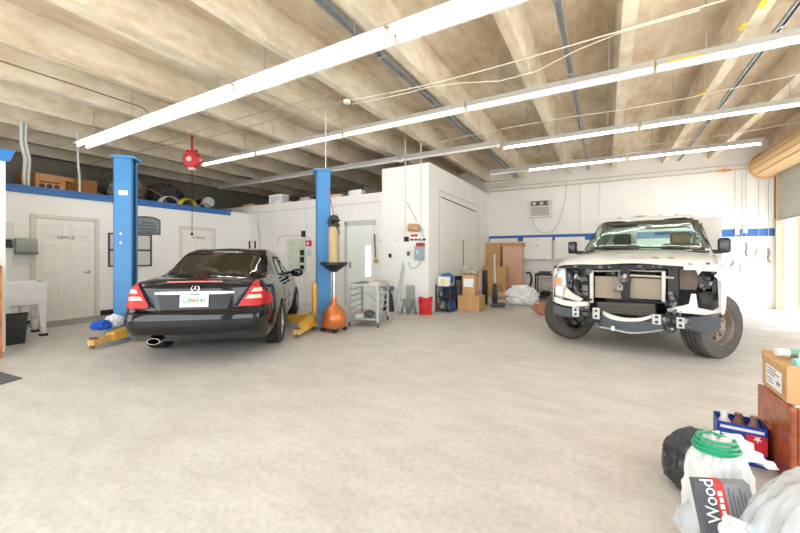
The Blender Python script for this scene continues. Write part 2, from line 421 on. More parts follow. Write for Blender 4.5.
# round junction box
p = FL(347, 101, 3.8)
t = thing('junction_box', 'round white junction box where ceiling cables meet', 'junction box', (p.x, p.y, 3.76))
MB().lathe([(0, 0), (.05, 0), (.058, .01), (.058, .05), (.0, .06)], seg=20).build('cover', WPL, t)
MB().cyl((0, 0, .06), (0, 0, ZD - 3.76), .008, seg=6).build('stem', GALV, t)
for k, (px, py) in enumerate(((762, 4), (742, 27), (703, 93))):
    v = FL(px, py, 3.845); tag(MB().box(-.03, .03, -.06, .06, -.012, .004, .003).build('caution_tape_scrap', mat('caution_yellow', (236, 206, 60), .5), None, v, .3 * k), ['yellow tape scrap on a ceiling beam, nearest one', 'yellow tape scrap on a ceiling beam, just above the second light row', 'yellow tape scrap on a ceiling beam between second and third light rows'][k], 'tape')
# red cord reel with hanging hook
p = FL(192, 158, 3.5)
t = thing('cord_reel', 'red retractable reel hung at the left end of second light row', 'reel', (p.x, p.y, 3.28), .5)
RR = mat('reel_red', (196, 38, 44), .4)
b = MB(); b.lathe([(.0, -.07), (.17, -.07), (.185, -.05), (.185, .05), (.17, .07), (0, .07)], (0, 0, .18), 'Y', 28); b.build('drum', RR, t)
MB().cyl((-.02, -.09, .18), (-.02, .09, .18), .06, seg=16).build('hub', mat('reel_pale', (232, 196, 190), .4), t)
MB().box(-.12, .12, -.03, .03, .36, .40, .004).box(-.015, .015, -.02, .02, .38, ZD - 3.28).build('bracket', RR, t, smooth=False)
MB().box(-.06, .06, -.05, .05, -.06, .03, .01).build('cord_guide', mat('reel_pale', (232, 196, 190), .4), t, smooth=False)
MB().tube([(0, 0, -.05), (0, .005, -1.0), (.0, 0, -1.45)], .006, 6).build('cord', INK, t)
MB().lathe([(.004, .0), (.028, .02), (.028, .05), (.004, .08)], (0, 0, -1.52), seg=10).build('cord_stop', INK, t)
# pipes high on the back wall
for k, (z, r) in enumerate(((3.50, .022), (3.62, .016))):
    tag(MB().tube([(-3.4, YB - .06, z), (XR - .5, YB - .06, z)], r, 8).build('wall_pipe', mat('painted_pipe', (206, 198, 184), .5)), ['lower white pipe along the top of the back wall', 'upper thinner pipe along the top of the back wall'][k], 'pipe', 'pipes along the back wall')
tag(MB().cyl((-3.3, 11.3, 3.62), (-2.3, 11.3, 3.62), .05).build('roof_duct', mat('painted_pipe', (206, 198, 184), .5)), 'short fat white pipe above the far end of booth', 'pipe')
# ================= office wall, door side
DOORM = mat('door_white', (246, 244, 238), .5, var=.01)
def panel_door(parent, w, h, d=.03):
    """six-panel leaf in the YZ plane, facing +X, centred on y, standing on z=0"""
    b = MB(); b.box(0, d, -w / 2, w / 2, 0.01, h)
    b.build('leaf', DOORM, parent, smooth=False)
    b = MB()
    for s in (-1, 1):
        c = s * w * .235
        for z0, z1 in ((.12 * h / 2.03, .40 * h), (.46 * h, .78 * h), (.83 * h, .95 * h)):
            ww = w * .17
            b.hexa([(d, c - ww, z0), (d, c + ww, z0), (d, c + ww, z1), (d, c - ww, z1), (d + .012, c - ww + .04, z0 + .04), (d + .012, c + ww - .04, z0 + .04), (d + .012, c + ww - .04, z1 - .04), (d + .012, c - ww + .04, z1 - .04)])
            for a in ((c - ww - .012, c - ww, z0, z1), (c + ww, c + ww + .012, z0, z1), (c - ww, c + ww, z0 - .012, z0), (c - ww, c + ww, z1, z1 + .012)): b.box(d - .001, d + .009, *a)
    b.build('leaf_moulding', DOORM, parent, smooth=False)
def casing(parent, w, h, t=.075):
    b = MB()
    b.box(-.005, .045, -w / 2 - t, -w / 2, 0, h + t, .006).box(-.005, .045, w / 2, w / 2 + t, 0, h + t, .006).box(-.005, .045, -w / 2, w / 2, h, h + t, .006)
    b.build('casing', mat('casing_white', (226, 222, 212), .5), parent, smooth=False)
r = bpy.data.objects.new('door_1', None); COL.objects.link(r); r['kind'] = 'structure'; r.location = (XO, 3.03, 0)
panel_door(r, .92, 2.03); casing(r, .93, 2.04)
b = MB(); b.cyl((.03, .36, .96), (.045, .36, .96), .03, seg=16); b.cyl((.04, .36, .96), (.09, .36, .96), .011, seg=10); b.box(.075, .095, .26, .37, .95, .972, .006)
b.build('door_handle', STEEL, r)
SIGNM = mat('sign_letters', (70, 68, 66), .5)
text('lettering', 'OFFICE', .085, SIGNM, r, face_mat((.047, -.02, 1.67), (0, 1, 0), (0, 0, 1)))
r = bpy.data.objects.new('door_2', None); COL.objects.link(r); r['kind'] = 'structure'; r.location = (XO, 5.76, 0)
panel_door(r, .84, 2.0); casing(r, .85, 2.01)
text('lettering', 'STORAGE', .085, mat('sign_letters_pale', (120, 118, 114), .5), r, face_mat((.047, 0.02, 1.80), (0, 1, 0), (0, 0, 1)))
# dispensers
p = onX(25, 246, XO)
t = thing('paper_towel_dispenser', 'grey metal paper towel dispenser beside the office door', 'dispenser', (XO, p.y, p.z))
GRN = mat('putty_metal', (166, 170, 156), .45, .2)
MB().prism([(.0, -.16), (.125, -.16), (.125, .05), (.09, .15), (0, .15)], 'Y', -.15, .15, .012).build('cabinet', GRN, t)
MB().prism([(-.15, -.16), (.15, -.16), (.15, -.11), (-.15, -.11)], 'X', .05, .129).build('slot_lip', mat('putty_dark', (120, 124, 112), .5), t, smooth=False)
MB().cyl((.125, 0, .02), (.135, 0, .02), .018, seg=12).build('lock', STEEL, t)
MB().box(.002, .012, -.17, .19, -.37, -.18).build('notice', PAPER, t, smooth=False)
p = onX(6, 232, XO)
t = thing('soap_dispenser', 'white soap dispenser with black lever, left of the towel dispenser', 'dispenser', (XO, p.y, p.z))
MB().box(0, .13, -.075, .075, -.14, .17, .02).build('body', WPL, t)
MB().prism([(.02, -.26), (.10, -.26), (.19, -.30), (.19, -.27), (.12, -.14), (.02, -.14)], 'Y', -.05, .05, .006).build('lever', BLK, t)
# utility sink
t = thing('utility_sink', 'white plastic utility sink on tapered legs with black feet', 'sink', (-8.22, 2.02, 0), -.08)
b = MB()
W2, D2 = .31, .26
o_ = lambda k, z: [(-W2 * k, -D2 * k, z), (W2 * k, -D2 * k, z), (W2 * k, D2 * k, z), (-W2 * k, D2 * k, z)]
R = b.grid([o_(.86, .50), o_(.97, .52), o_(1.0, .84), o_(1.05, .84), o_(1.05, .875), o_(.98, .88), o_(.9, .56), o_(.5, .54)], close=True)
b.bm.faces.new(R[0][::-1]); b.bm.faces.new(R[-1])
b.build('basin', mat('sink_plastic', (246, 245, 242), .35, var=.03, scale=6), t, ang=50)
for sx in (-1, 1):
    for sy in (-1, 1):
        lg = MB().hexa([(sx * .27 - .03, sy * .22 - .03, .04), (sx * .27 + .03, sy * .22 - .03, .04), (sx * .27 + .03, sy * .22 + .03, .04), (sx * .27 - .03, sy * .22 + .03, .04),
                        (sx * .24 - .055, sy * .20 - .05, .53), (sx * .24 + .055, sy * .20 - .05, .53), (sx * .24 + .055, sy * .20 + .05, .53), (sx * .24 - .055, sy * .20 + .05, .53)], .008).build('leg', mat('sink_plastic', (246, 245, 242), .35), t)
        MB().box(sx * .27 - .05, sx * .27 + .05, sy * .22 - .05, sy * .22 + .05, 0, .04, .008).build('foot', BLK, lg, smooth=False)
MB().tube([(0, 0, .54), (0, 0, .30), (0, .1, .24), (0, .24, .30)], .022, 8, 1).build('drain_pipe', mat('pipe_white', (214, 214, 212), .4), t)
# waste bin, doormat, black mat, shelf with white tubs
t = thing('waste_bin', 'black tapered plastic waste bin in front of the utility sink', 'bin', (-7.62, 1.82, 0), -.25)
b = MB(); q = lambda k, z: [(-.16 * k, -.13 * k, z), (.16 * k, -.13 * k, z), (.16 * k, .13 * k, z), (-.16 * k, .13 * k, z)]
R = b.grid([q(.78, .0), q(.8, .01), q(1.0, .40), q(1.07, .40), q(1.07, .425), q(1.0, .43), q(.76, .03)], close=True); b.bm.faces.new(R[0][::-1]); b.bm.faces.new(R[-1])
b.build('bucket', mat('charcoal_plastic', (50, 52, 56), .5), t, ang=30)
tag(MB().box(-9.5, -8.75, 2.35, 3.75, 0, .012, .004).build('doormat', mat('grey_mat', (150, 148, 140), .95, var=.08, scale=60)), 'grey doormat on the floor in front of the office door', 'mat')
p = FL(22.5, 378.8)
t = MB().slab([p, FL(-40, 361), FL(-40, 396)], (0, 0, 1), .01).build('floor_mat', mat('charcoal_mat', (86, 88, 92), .95, var=.08, scale=70), smooth=False)
tag(t, 'charcoal floor mat corner lying at the left edge', 'mat')
OAK = mat('orange_wood', (190, 120, 62), .5, var=.15, scale=8, stretch=(1, 8, 1))
t = thing('wooden_shelf', 'orange wooden shelf unit at the left edge under the blue crown', 'shelf', (-6.82, 1.28, 0))
b = MB().box(-.2, .2, .165, .185, 0, 1.17); b.build('end_panel', OAK, t, smooth=False)
MB().box(-.2, .2, -.6, -.58, 0, 1.17).build('end_panel', OAK, t, smooth=False)
for z in (.06, .42, .78, 1.14): MB().box(-.2, .2, -.6, .185, z, z + .025).build('shelf', OAK, t, smooth=False)
for k, z in enumerate((.087, .447, .807)):
    u = thing('storage_tub', 'white plastic tub on the ' + ['lowest', 'middle', 'highest'][k] + ' tier of the orange shelf', 'tub', (-6.8, 1.2, z), 0, 'white tubs on the orange shelf')
    b = MB(); q = lambda k, z: [(-.15 * k, -.2 * k, z), (.15 * k, -.2 * k, z), (.15 * k, .2 * k, z), (-.15 * k, .2 * k, z)]
    R = b.grid([q(.8, 0), q(.98, .22), q(1.06, .23), q(1.06, .25)], close=True); b.bm.faces.new(R[0][::-1]); b.bm.faces.new(R[-1]); b.build('body', WPL, u)
# picture frames and plaque
FRM = mat('dark_frame', (66, 64, 62), .4)
for k, (y0, y1) in enumerate(((3.74, 4.13), (4.2, 4.62))):
    t = thing('wall_frame', 'dark framed double notice on the office wall, ' + ['left of the blue column', 'right of the blue column'][k], 'frame', (XO, (y0 + y1) / 2, 1.44), 0, 'dark frames on the office wall')
    h = (y1 - y0) / 2
    b = MB(); 
    for a in ((-h, -h + .03, -.38, .38), (h - .03, h, -.38, .38), (-h, h, .35, .38), (-h, h, -.02, .02), (-h, h, -.38, -.35)): b.box(0, .03, *a)
    b.build('frame', FRM, t, smooth=False)
    for z0, z1 in ((-.35, -.02), (.02, .35)): MB().box(.004, .012, -h + .03, h - .03, z0, z1).build('notice', mat('notice_paper', (218, 220, 216), .25), t, smooth=False)
t = thing('plaque', 'grey arch topped plaque on the office wall behind the blue column', 'sign', (XO, 4.52, 2.0))
def arch(w, h, r_): return [(-w, -h)] + [(w, -h)] + [(w * math.cos(a), h + r_ * math.sin(a)) for a in [PI * i / 12 for i in range(13)]]
MB().prism(arch(.30, .17, .09), 'X', 0, .025, .004).build('board_edge', mat('plaque_edge', (84, 86, 86), .5), t, smooth=False)
MB().prism(arch(.27, .14, .085), 'X', .02, .032).build('board', mat('plaque_face', (138, 146, 150), .5, var=.06), t, smooth=False)
for z, l in ((.1, .12), (.03, .2), (-.05, .2), (-.11, .14)):
    b = MB(); y = -l
    while y < l: b.box(.03, .036, y, y + .022, z - .02, z + .02); y += .034
    b.build('lettering', mat('plaque_letter', (74, 104, 116), .5), t, smooth=False)
# ---- loft over the office
ZB = 2.622
def lbox(label, x, y, s, rz, m, z=ZB, name='cardboard_box', cat='box', marks=False, flaps=False, grp=None):
    t = thing(name, label, cat, (x, y, z), rz, grp)
    sx, sy, sz = s
    MB().box(-sx / 2, sx / 2, -sy / 2, sy / 2, 0, sz, .006).build('carton', m, t, smooth=False)
    MB().box(-sx / 2 - .001, sx / 2 + .001, -.03, .03, sz * .75, sz + .001).build('tape', TAPE, t, smooth=False)
    if marks:
        b = MB()
        for y0 in (-.3, -.05, .2): b.cyl((sx / 2, sy * y0, sz * .35), (sx / 2 + .003, sy * y0, sz * .35), .045, seg=10)
        b.box(sx / 2, sx / 2 + .003, -sy * .38, sy * .3, sz * .62, sz * .72); b.build('printed_marks', INK, t, smooth=False)
    return t
DCARD = mat('cardboard_dark', (176, 130, 84), .85, var=.08)
lbox('carton with round printed marks on the office loft', -9.98, 2.84, (.42, .46, .25), .02, DCARD, marks=True)
lbox('long brown carton lying tilted on the loft behind the marked carton', -10.55, 3.2, (.4, 1.25, .42), -.1, mat('cardboard_dark2', (160, 112, 66), .85, var=.1))
lbox('flat brown carton lying on top of the marked carton', -9.99, 2.9, (.36, .6, .08), .1, DCARD, z=ZB + .252)
tag(MB().box(-.35, .35, -.5, .5, 0, .42, .02).build('storage_case', BLK, None, (-11.35, 1.9, ZB)), 'dark case on the loft near the blue step', 'case')
def arcpart(label, x, y, z, m, r, w, rz=0, name='wheel_arch_trim'):
    b = MB(); rows = []
    for i in range(15):
        a = PI * (.12 + .76 * i / 14)
        rows.append([(0, r * math.cos(a), r * math.sin(a)), (w, r * math.cos(a) * .95, r * math.sin(a) * .95), (w, r * math.cos(a) * .9, r * math.sin(a) * .9), (0, r * math.cos(a) * .93, r * math.sin(a) * .93)])
    b.grid(rows, close=True)
    return tag(b.build(name, m, None, (x, y, z), rz), label, 'car part')
arcpart('white curved trim piece standing on the loft edge', -9.75, 5.1, ZB - .1, mat('pale_trim', (206, 204, 200), .4), .33, .12, .2)
arcpart('yellow curved trim piece standing on the loft edge', -9.75, 5.55, ZB - .1, mat('yellow_trim', (226, 206, 70), .4), .33, .12, .3)
arcpart('grey curved pipe section on the loft beside the black drum', -9.68, 6.0, ZB - .03, mat('grey_trim', (140, 142, 142), .4), .2, .05, .1, 'hose_section')
t = thing('drum', 'black drum lying on its side with pale end at the loft corner', 'drum', (-10.3, 6.25, ZB + .21))
MB().cyl((-.2, .2, 0), (.5, -.05, 0), .2, seg=24).build('shell', mat('drum_black', (40, 40, 42), .5), t)
MB().cyl((.5, -.05, 0), (.52, -.058, 0), .15, seg=24).build('end_cap', mat('drum_end', (168, 168, 166), .4), t)
DJ = mat('junk_dark', (64, 62, 62), .6, var=.3, scale=7); DJ2 = mat('junk_grey', (112, 108, 104), .6, var=.2, scale=7)
for k, (x, y, r_, m) in enumerate(((-10.2, 4.35, (.3, .32, .36), DJ2), (-10.4, 5.3, (.34, .36, .34), DJ), (-11.3, 5.9, (.4, .36, .42), DJ), (-11.4, 4.75, (.45, .42, .55), DJ2))):
    tag(MB().blob((x, y, ZB + r_[2] * .8), r_, .3, 2.2, k + 3, 4, ZB + .002, True).build('wrapped_bundle', m), 'dark wrapped bundle of car parts on the loft, ' + ['just right of the long carton', 'behind the white curved trim', 'at the back near the drum', 'deepest in the loft behind the column'][k], 'bundle')
b = lambda pts: MB().tube(pts, .03, 10)
for k, (px, r_) in enumerate(((23.8, .03), (28.2, .025))):
    p = onX(px, 170, -9.85)
    tag(MB().tube([(-9.85, p.y, ZB), (-9.85, p.y + .02, 3.2), (-9.85, p.y - .03, 3.5), (-9.85, p.y - .03, ZS + .05)], r_, 10).build('riser_pipe', mat('grey_pvc', (206, 208, 202), .5)), 'pale vertical pipe rising from office roof to ceiling, ' + ['left of a close pair', 'right of a close pair'][k], 'pipe', 'riser pipes on the office roof')
p = onX(79, 180, -9.72)
tag(MB().tube([(-9.7, p.y, ZB), (-9.7, p.y, 3.0), (-9.68, p.y - .03, 3.3), (-9.68, p.y - .03, ZS + .05)], .022, 8).build('riser_pipe', mat('grey_pvc', (206, 208, 202), .5)), 'single vertical pipe rising above the cartons on the loft', 'pipe', 'riser pipes on the office roof')
for k in range(1):
    tag(MB().tube([(-9.68, 4.25, ZB + .05), (-9.68, 4.4, ZB + .34), (-9.68, 4.8, ZB + .30), (-9.68, 5.0, ZB + .04)], .018, 6, 2).build('loose_hose', mat('brown_hose', (124, 96, 66), .6)), 'brown hose arching up in front of the loft bundles', 'hose')
# ================= two post lift
EA = V((.671, .742, 0)).normalized(); LANG = math.atan2(EA.y, EA.x)   # from left column towards right column
def lift_post(label, loc, flip, top):
    """local +x points towards the car"""
    t = thing('lift_post', label, 'vehicle lift', (loc.x, loc.y, 0), LANG + (PI if flip else 0), 'columns of the blue two post lift')
    w, d, th = .125, .12, .012
    b = MB()
    b.box(-d, -d + th, -w, w, 0.02, top).box(-d, d, -w, -w + th, .02, top).box(-d, d, w - th, w, .02, top)
    b.box(d - th, d, -w, -w + .07, .02, top).box(d - th, d, w - .07, w, .02, top)
    b.build('column', LBLUE, t, smooth=False)
    MB().box(-d - .03, d + .05, -w - .03, w + .03, top - .015, top + .02, .004).build('top_plate', LBLUE, t, smooth=False)
    MB().box(-.28, .2, -.145, .145, 0, .022, .004).build('base_plate', mat('base_blue', (62, 128, 190), .5), t, smooth=False)
    b = MB()
    for y in (-w, w - .012): b.prism([(-d, .02), (-.27, .02), (-d, .42)], 'Y', y, y + .012)
    b.build('gusset', LBLUE, t, smooth=False)
    MB().box(.02, .06, -.05, .05, .1, top - .05).build('lift_cylinder', mat('rail_dark', (52, 64, 84), .4, .4), t, smooth=False)
    c = MB(); c.box(-.08, .19, -.1, .1, .1, .80, .008); c.box(.1, .24, -.16, .16, .04, .1, .01); cr = c.build('carriage', YEL, t, smooth=False)
    MB().cyl((.19, -.12, .1), (.19, -.12, .28), .03, seg=12).cyl((.19, .12, .1), (.19, .12, .28), .03, seg=12).build('arm_pin', STEEL, cr)
    for k in range(2): MB().cyl((-.02, -w - .012, 1.5 + .14 * k), (-.02, -w, 1.5 + .14 * k), .02, seg=10).build('bolt', STEEL, t)
    return t
def lift_arm(t, name, a, l, lw=.15):
    """swing arm from the carriage: local angle a, length l"""
    x, y = .19, (-.12 if math.sin(a) < 0 else .12)
    ca, sa = math.cos(a), math.sin(a)
    def P(u, v, z): return (x + ca * u - sa * v, y + sa * u + ca * v, z)
    b = MB()
    b.hexa([P(-.06, -.08, .10), P(l * .62, -lw / 2, .07), P(l * .62, lw / 2, .07), P(-.06, .08, .10), P(-.06, -.08, .25), P(l * .62, -lw / 2, .19), P(l * .62, lw / 2, .19), P(-.06, .08, .25)], .006)
    ar = b.build(name, YEL, t, smooth=False)
    MB().hexa([P(l * .55, -lw * .36, .082), P(l, -lw * .36, .062), P(l, lw * .36, .062), P(l * .55, lw * .36, .082), P(l * .55, -lw * .36, .165), P(l, -lw * .36, .145), P(l, lw * .36, .145), P(l * .55, lw * .36, .165)], .004).build('extension', mat('worn_yellow', (214, 176, 104), .55, var=.15, scale=14), ar, smooth=False)
    c = P(l - .04, 0, .142); MB().cyl(c, (c[0], c[1], .165), .05, seg=16).cyl(P(l - .02, 0, .02), c, .03, seg=12).build('lift_pad', mat('pad_brown', (122, 92, 70), .8), ar)
lp = V((-6.58, 2.80, 0)); rp = V((-4.46, 5.0, 0))
L = lift_post('left blue lift column with yellow carriage, beside the black car tail', lp, False, 2.83)
def loc_ang(dx, dy, base): return math.atan2(dy, dx) - base
tgt = FL(92, 349); s0 = lp + EA * .19
dv = tgt - s0; aL = loc_ang(dv.x, dv.y, LANG)
lift_arm(L, 'swing_arm', aL, dv.length * .95)
lift_arm(L, 'swing_arm', .8, .75)
Mx = (-.02, -.1535, 2.28)
MB().box(-.05, .07, -.128, -.125, 2.24, 2.31).build('label_plate', PAPER, L, smooth=False)
R_ = lift_post('right blue lift column beside the copper oil drainer', rp, True, 2.83)
lift_arm(R_, 'swing_arm', -.75, .8)
lift_arm(R_, 'swing_arm', 1.15, .75)
MB().tube([(-.05, .0, 2.83), (-.05, 0, 3.3), (-.05, 0, 3.95)], .008, 6).build('feed_cable', mat('white_cable', (226, 216, 200), .6), R_)
tag(MB().cyl((lp.x + .1, lp.y - .2, 2.87), (lp.x - .5, lp.y + .1, 2.9), .006, seg=6).build('lift_hose', mat('blue_hose', (86, 140, 190), .5)), 'thin blue hose end on top of the left lift column', 'hose')
# rags on the left arm
q = lp + (tgt - lp) * .68
tag(MB().blob((q.x - .03, q.y - .02, .29), (.13, .11, .07), .25, 2.5, 5, 4, .212, True).build('rag', mat('blue_rag', (32, 92, 190), .85, var=.1)), 'crumpled blue rag lying on the left lift arm', 'rag')
q2 = lp + (tgt - lp) * .40
tag(MB().blob((q2.x + .03, q2.y - .0, .32), (.12, .11, .09), .3, 2.5, 9, 4, .232, True).build('rag', mat('white_rag', (222, 224, 228), .85, var=.05)), 'crumpled white rag beside the blue rag on the lift arm', 'rag')
# ================= helpers for car bodies
def cr(p, t):
    """Catmull-Rom through the list p of tuples at t in [0, len-1]"""
    n = len(p) - 1; i = min(int(t), n - 1); u = t - i
    a, b, c, d = p[max(i - 1, 0)], p[i], p[i + 1], p[min(i + 2, n)]
    return tuple(.5 * (2 * B + (C - A) * u + (2 * A - 5 * B + 4 * C - D) * u * u + (3 * B - A - 3 * C + D) * u ** 3) for A, B, C, D in zip(a, b, c, d))
def keyed(keys, x):
    """smooth look-up of a table of rows sorted by their first value"""
    n = len(keys)
    for i in range(n - 1):
        if x <= keys[i + 1][0] or i == n - 2: break
    a, b = keys[i], keys[i + 1]
    u = max(0, min(1, (x - a[0]) / (b[0] - a[0])))
    out = []
    for k in range(1, len(a)):
        def slope(j):
            if j <= 0 or j >= n - 1:
                j = max(0, min(n - 2, j if j < n - 1 else n - 2)); return (keys[j + 1][k] - keys[j][k]) / (keys[j + 1][0] - keys[j][0])
            s0 = (keys[j][k] - keys[j - 1][k]) / (keys[j][0] - keys[j - 1][0]); s1 = (keys[j + 1][k] - keys[j][k]) / (keys[j + 1][0] - keys[j][0])
            if s0 * s1 <= 0: return 0.0
            return 2 * s0 * s1 / (s0 + s1)
        h = b[0] - a[0]; m0, m1 = slope(i) * h, slope(i + 1) * h
        out.append((2 * u ** 3 - 3 * u * u + 1) * a[k] + (u ** 3 - 2 * u * u + u) * m0 + (-2 * u ** 3 + 3 * u * u) * b[k] + (u ** 3 - u * u) * m1)
    return out
def chaikin(p, n=2, closed=True, f=.25):
    for _ in range(n):
        q = []; m = len(p)
        for i in range(m if closed else m - 1):
            a, b = p[i], p[(i + 1) % m]
            q += [tuple(x * (1 - f) + y * f for x, y in zip(a, b)), tuple(x * f + y * (1 - f) for x, y in zip(a, b))]
        p = q
    return p
def inside(pt, poly):
    x, y = pt; c = False; n = len(poly)
    for i in range(n):
        x0, y0 = poly[i]; x1, y1 = poly[(i + 1) % n]
        if (y0 > y) != (y1 > y) and x < (x1 - x0) * (y - y0) / (y1 - y0) + x0: c = not c
    return c
def shrink(poly, d):
    """offset a (roughly convex) polygon inwards by d"""
    n = len(poly); A = sum(poly[i][0] * poly[(i + 1) % n][1] - poly[(i + 1) % n][0] * poly[i][1] for i in range(n)); s = 1 if A > 0 else -1
    out = []
    for i in range(n):
        p, q, r = V(poly[i - 1]), V(poly[i]), V(poly[(i + 1) % n])
        a, b = (q - p), (r - q)
        if a.length < 1e-9 or b.length < 1e-9: out.append(tuple(q)); continue
        a.normalize(); b.normalize(); na, nb = V((-a.y, a.x)) * s, V((-b.y, b.x)) * s
        m = na + nb; m = m / max(m.dot(na), .35) if m.length > 1e-6 else na
        out.append(tuple(q + m * d))
    return out
class Shell:
    def __init__(self, rows):
        """rows: per station the half section from the bottom middle to the top middle, y >= 0"""
        self.rows = [[V((x, -y, z)) for x, y, z in r[:0:-1]] [::-1][::-1] + [V(p) for p in r] for r in rows]
        self.bm = bmesh.new(); self.uv = {}
        R = []
        for r in rows:
            full = [V((x, y, z)) for x, y, z in r] + [V((x, -y, z)) for x, y, z in r[-2:0:-1]]
            R.append([self.bm.verts.new(p) for p in full])
        self.R = R; n = len(R[0])
        for a, b in zip(R, R[1:]):
            for i in range(n):
                j = (i + 1) % n; self.bm.faces.new((a[i], a[j], b[j], b[i]))
    def cap(self, k, bulge):
        """close the end row k by shrinking rings, bulging along x"""
        ring = self.R[k]; n = len(ring); half = n // 2
        # bridge left and right sides level by level
        L = ring[:half + 1]; Rr = [ring[0]] + ring[:half - 1:-1]
        K = 24; prev = None
        for a, b in zip(L, Rr):
            row = []
            for i in range(K + 1):
                t = i / K
                if a is b: row.append(a); continue
                p = a.co.lerp(b.co, t)
                row.append(a if i == 0 else b if i == K else self.bm.verts.new(p + V((bulge * 4 * t * (1 - t), 0, 0))))
            if prev:
                for i in range(K):
                    vs = []
                    for v in ((prev[i % len(prev)] if len(prev) > 1 else prev[0]), (prev[i + 1] if len(prev) > K else prev[0]), (row[i + 1] if len(row) > K else row[0]), (row[i] if len(row) > K else row[0])):
                        if v not in vs: vs.append(v)
                    if len(vs) > 2:
                        try: self.bm.faces.new(vs)
                        except ValueError: pass
            prev = row
    def finish(self, warp=None):
        if warp:
            for v in self.bm.verts: v.co = warp(v.co)
        bmesh.ops.recalc_face_normals(self.bm, faces=self.bm.faces)
        self.bvh = BVHTree.FromBMesh(self.bm)
    def arch(self, cx, cz, r, ymin):
        dele = [f for f in self.bm.faces if abs(f.calc_center_median().y) > ymin and math.hypot(f.calc_center_median().x - cx, f.calc_center_median().z - cz) < r]
        bmesh.ops.delete(self.bm, geom=dele, context='FACES')
        for v in self.bm.verts:
            if abs(v.co.y) > ymin and any(e.is_boundary for e in v.link_edges):
                dx, dz = v.co.x - cx, v.co.z - cz; h = math.hypot(dx, dz)
                if abs(h - r) < .05 and h > .01: v.co.x = cx + dx * r / h; v.co.z = cz + dz * r / h
    def cut(self, test):
        bmesh.ops.delete(self.bm, geom=[f for f in self.bm.faces if test(f.calc_center_median())], context='FACES')
    def hit(self, o, d):
        h = self.bvh.ray_cast(V(o), V(d))
        return h[0] if h[0] is not None else self.bvh.find_nearest(V(o) + V(d) * 1.0)[0]
    def take(self, test):
        """split the faces that pass the test into a bmesh of their own"""
        b = MB(); m = {}
        fs = [f for f in self.bm.faces if test(f.calc_center_median())]
        for f in fs:
            vs = []
            for v in f.verts:
                if v not in m: m[v] = b.bm.verts.new(v.co)
                vs.append(m[v])
            b.bm.faces.new(vs)
        bmesh.ops.delete(self.bm, geom=fs, context='FACES')
        return b
FROM = {'rear': (lambda a, b: (-3, a, b), (1, 0, 0)), 'front': (lambda a, b: (6, a, b), (-1, 0, 0)), 'left': (lambda a, b: (a, 3, b), (0, -1, 0)), 'right': (lambda a, b: (a, -3, b), (0, 1, 0)), 'top': (lambda a, b: (a, b, 4), (0, 0, -1))}
def patch(sh, view, poly, off=.003, thick=.006, step=.04):
    P, d = FROM[view]; d = V(d)
    bm = bmesh.new()
    pts = []
    n = len(poly)
    for i in range(n):
        a, b = poly[i], poly[(i + 1) % n]; L = math.hypot(a[0] - b[0], a[1] - b[1]); k = max(1, int(L / step))
        for q in range(k): pts.append((a[0] + (b[0] - a[0]) * q / k, a[1] + (b[1] - a[1]) * q / k))
    f = bm.faces.new([bm.verts.new((x, y, 0)) for x, y in pts])
    bmesh.ops.triangulate(bm, faces=[f])
    for ax in (0, 1):
        lo = min(p[ax] for p in pts); hi = max(p[ax] for p in pts); c = lo + step
        no = V((1, 0, 0)) if ax == 0 else V((0, 1, 0))
        while c < hi:
            co_ = no * c; bmesh.ops.bisect_plane(bm, geom=bm.verts[:] + bm.edges[:] + bm.faces[:], plane_co=co_, plane_no=no, dist=1e-5); c += step
    for v in bm.verts: v.co = sh.hit(P(v.co.x, v.co.y), d) - d * off
    mb = MB(); mb.bm.free(); mb.bm = bm
    ext = bmesh.ops.extrude_face_region(bm, geom=bm.faces[:])
    for v in [g for g in ext['geom'] if isinstance(g, bmesh.types.BMVert)]: v.co -= d * thick
    bm.faces.ensure_lookup_table()
    return mb
def ring(sh, view, outer, inner, off=.002, thick=.006):
    P, d = FROM[view]; d = V(d); mb = MB(); rows = []
    n = len(outer)
    for k in range(n):
        o, i = outer[k], inner[k]
        ho, hi = sh.hit(P(*o), d), sh.hit(P(*i), d)
        rows.append([ho - d * (off - .01), ho - d * (off + thick), hi - d * (off + thick), hi - d * (off - .01)])
    rows.append(rows[0]); mb.grid(rows); return mb
def line(sh, view, pts, r, off=0, closed=False, seg=6, flat=1, step=.04):
    P, d = FROM[view]; d = V(d); q = []
    pp = list(pts) + ([pts[0]] if closed else [])
    for a, b in zip(pp, pp[1:]):
        k = max(1, int(math.hypot(a[0] - b[0], a[1] - b[1]) / step))
        for i in range(k): q.append((a[0] + (b[0] - a[0]) * i / k, a[1] + (b[1] - a[1]) * i / k))
    q.append(pp[-1])
    return MB().tube([sh.hit(P(*p), d) - d * off for p in q], r, seg)
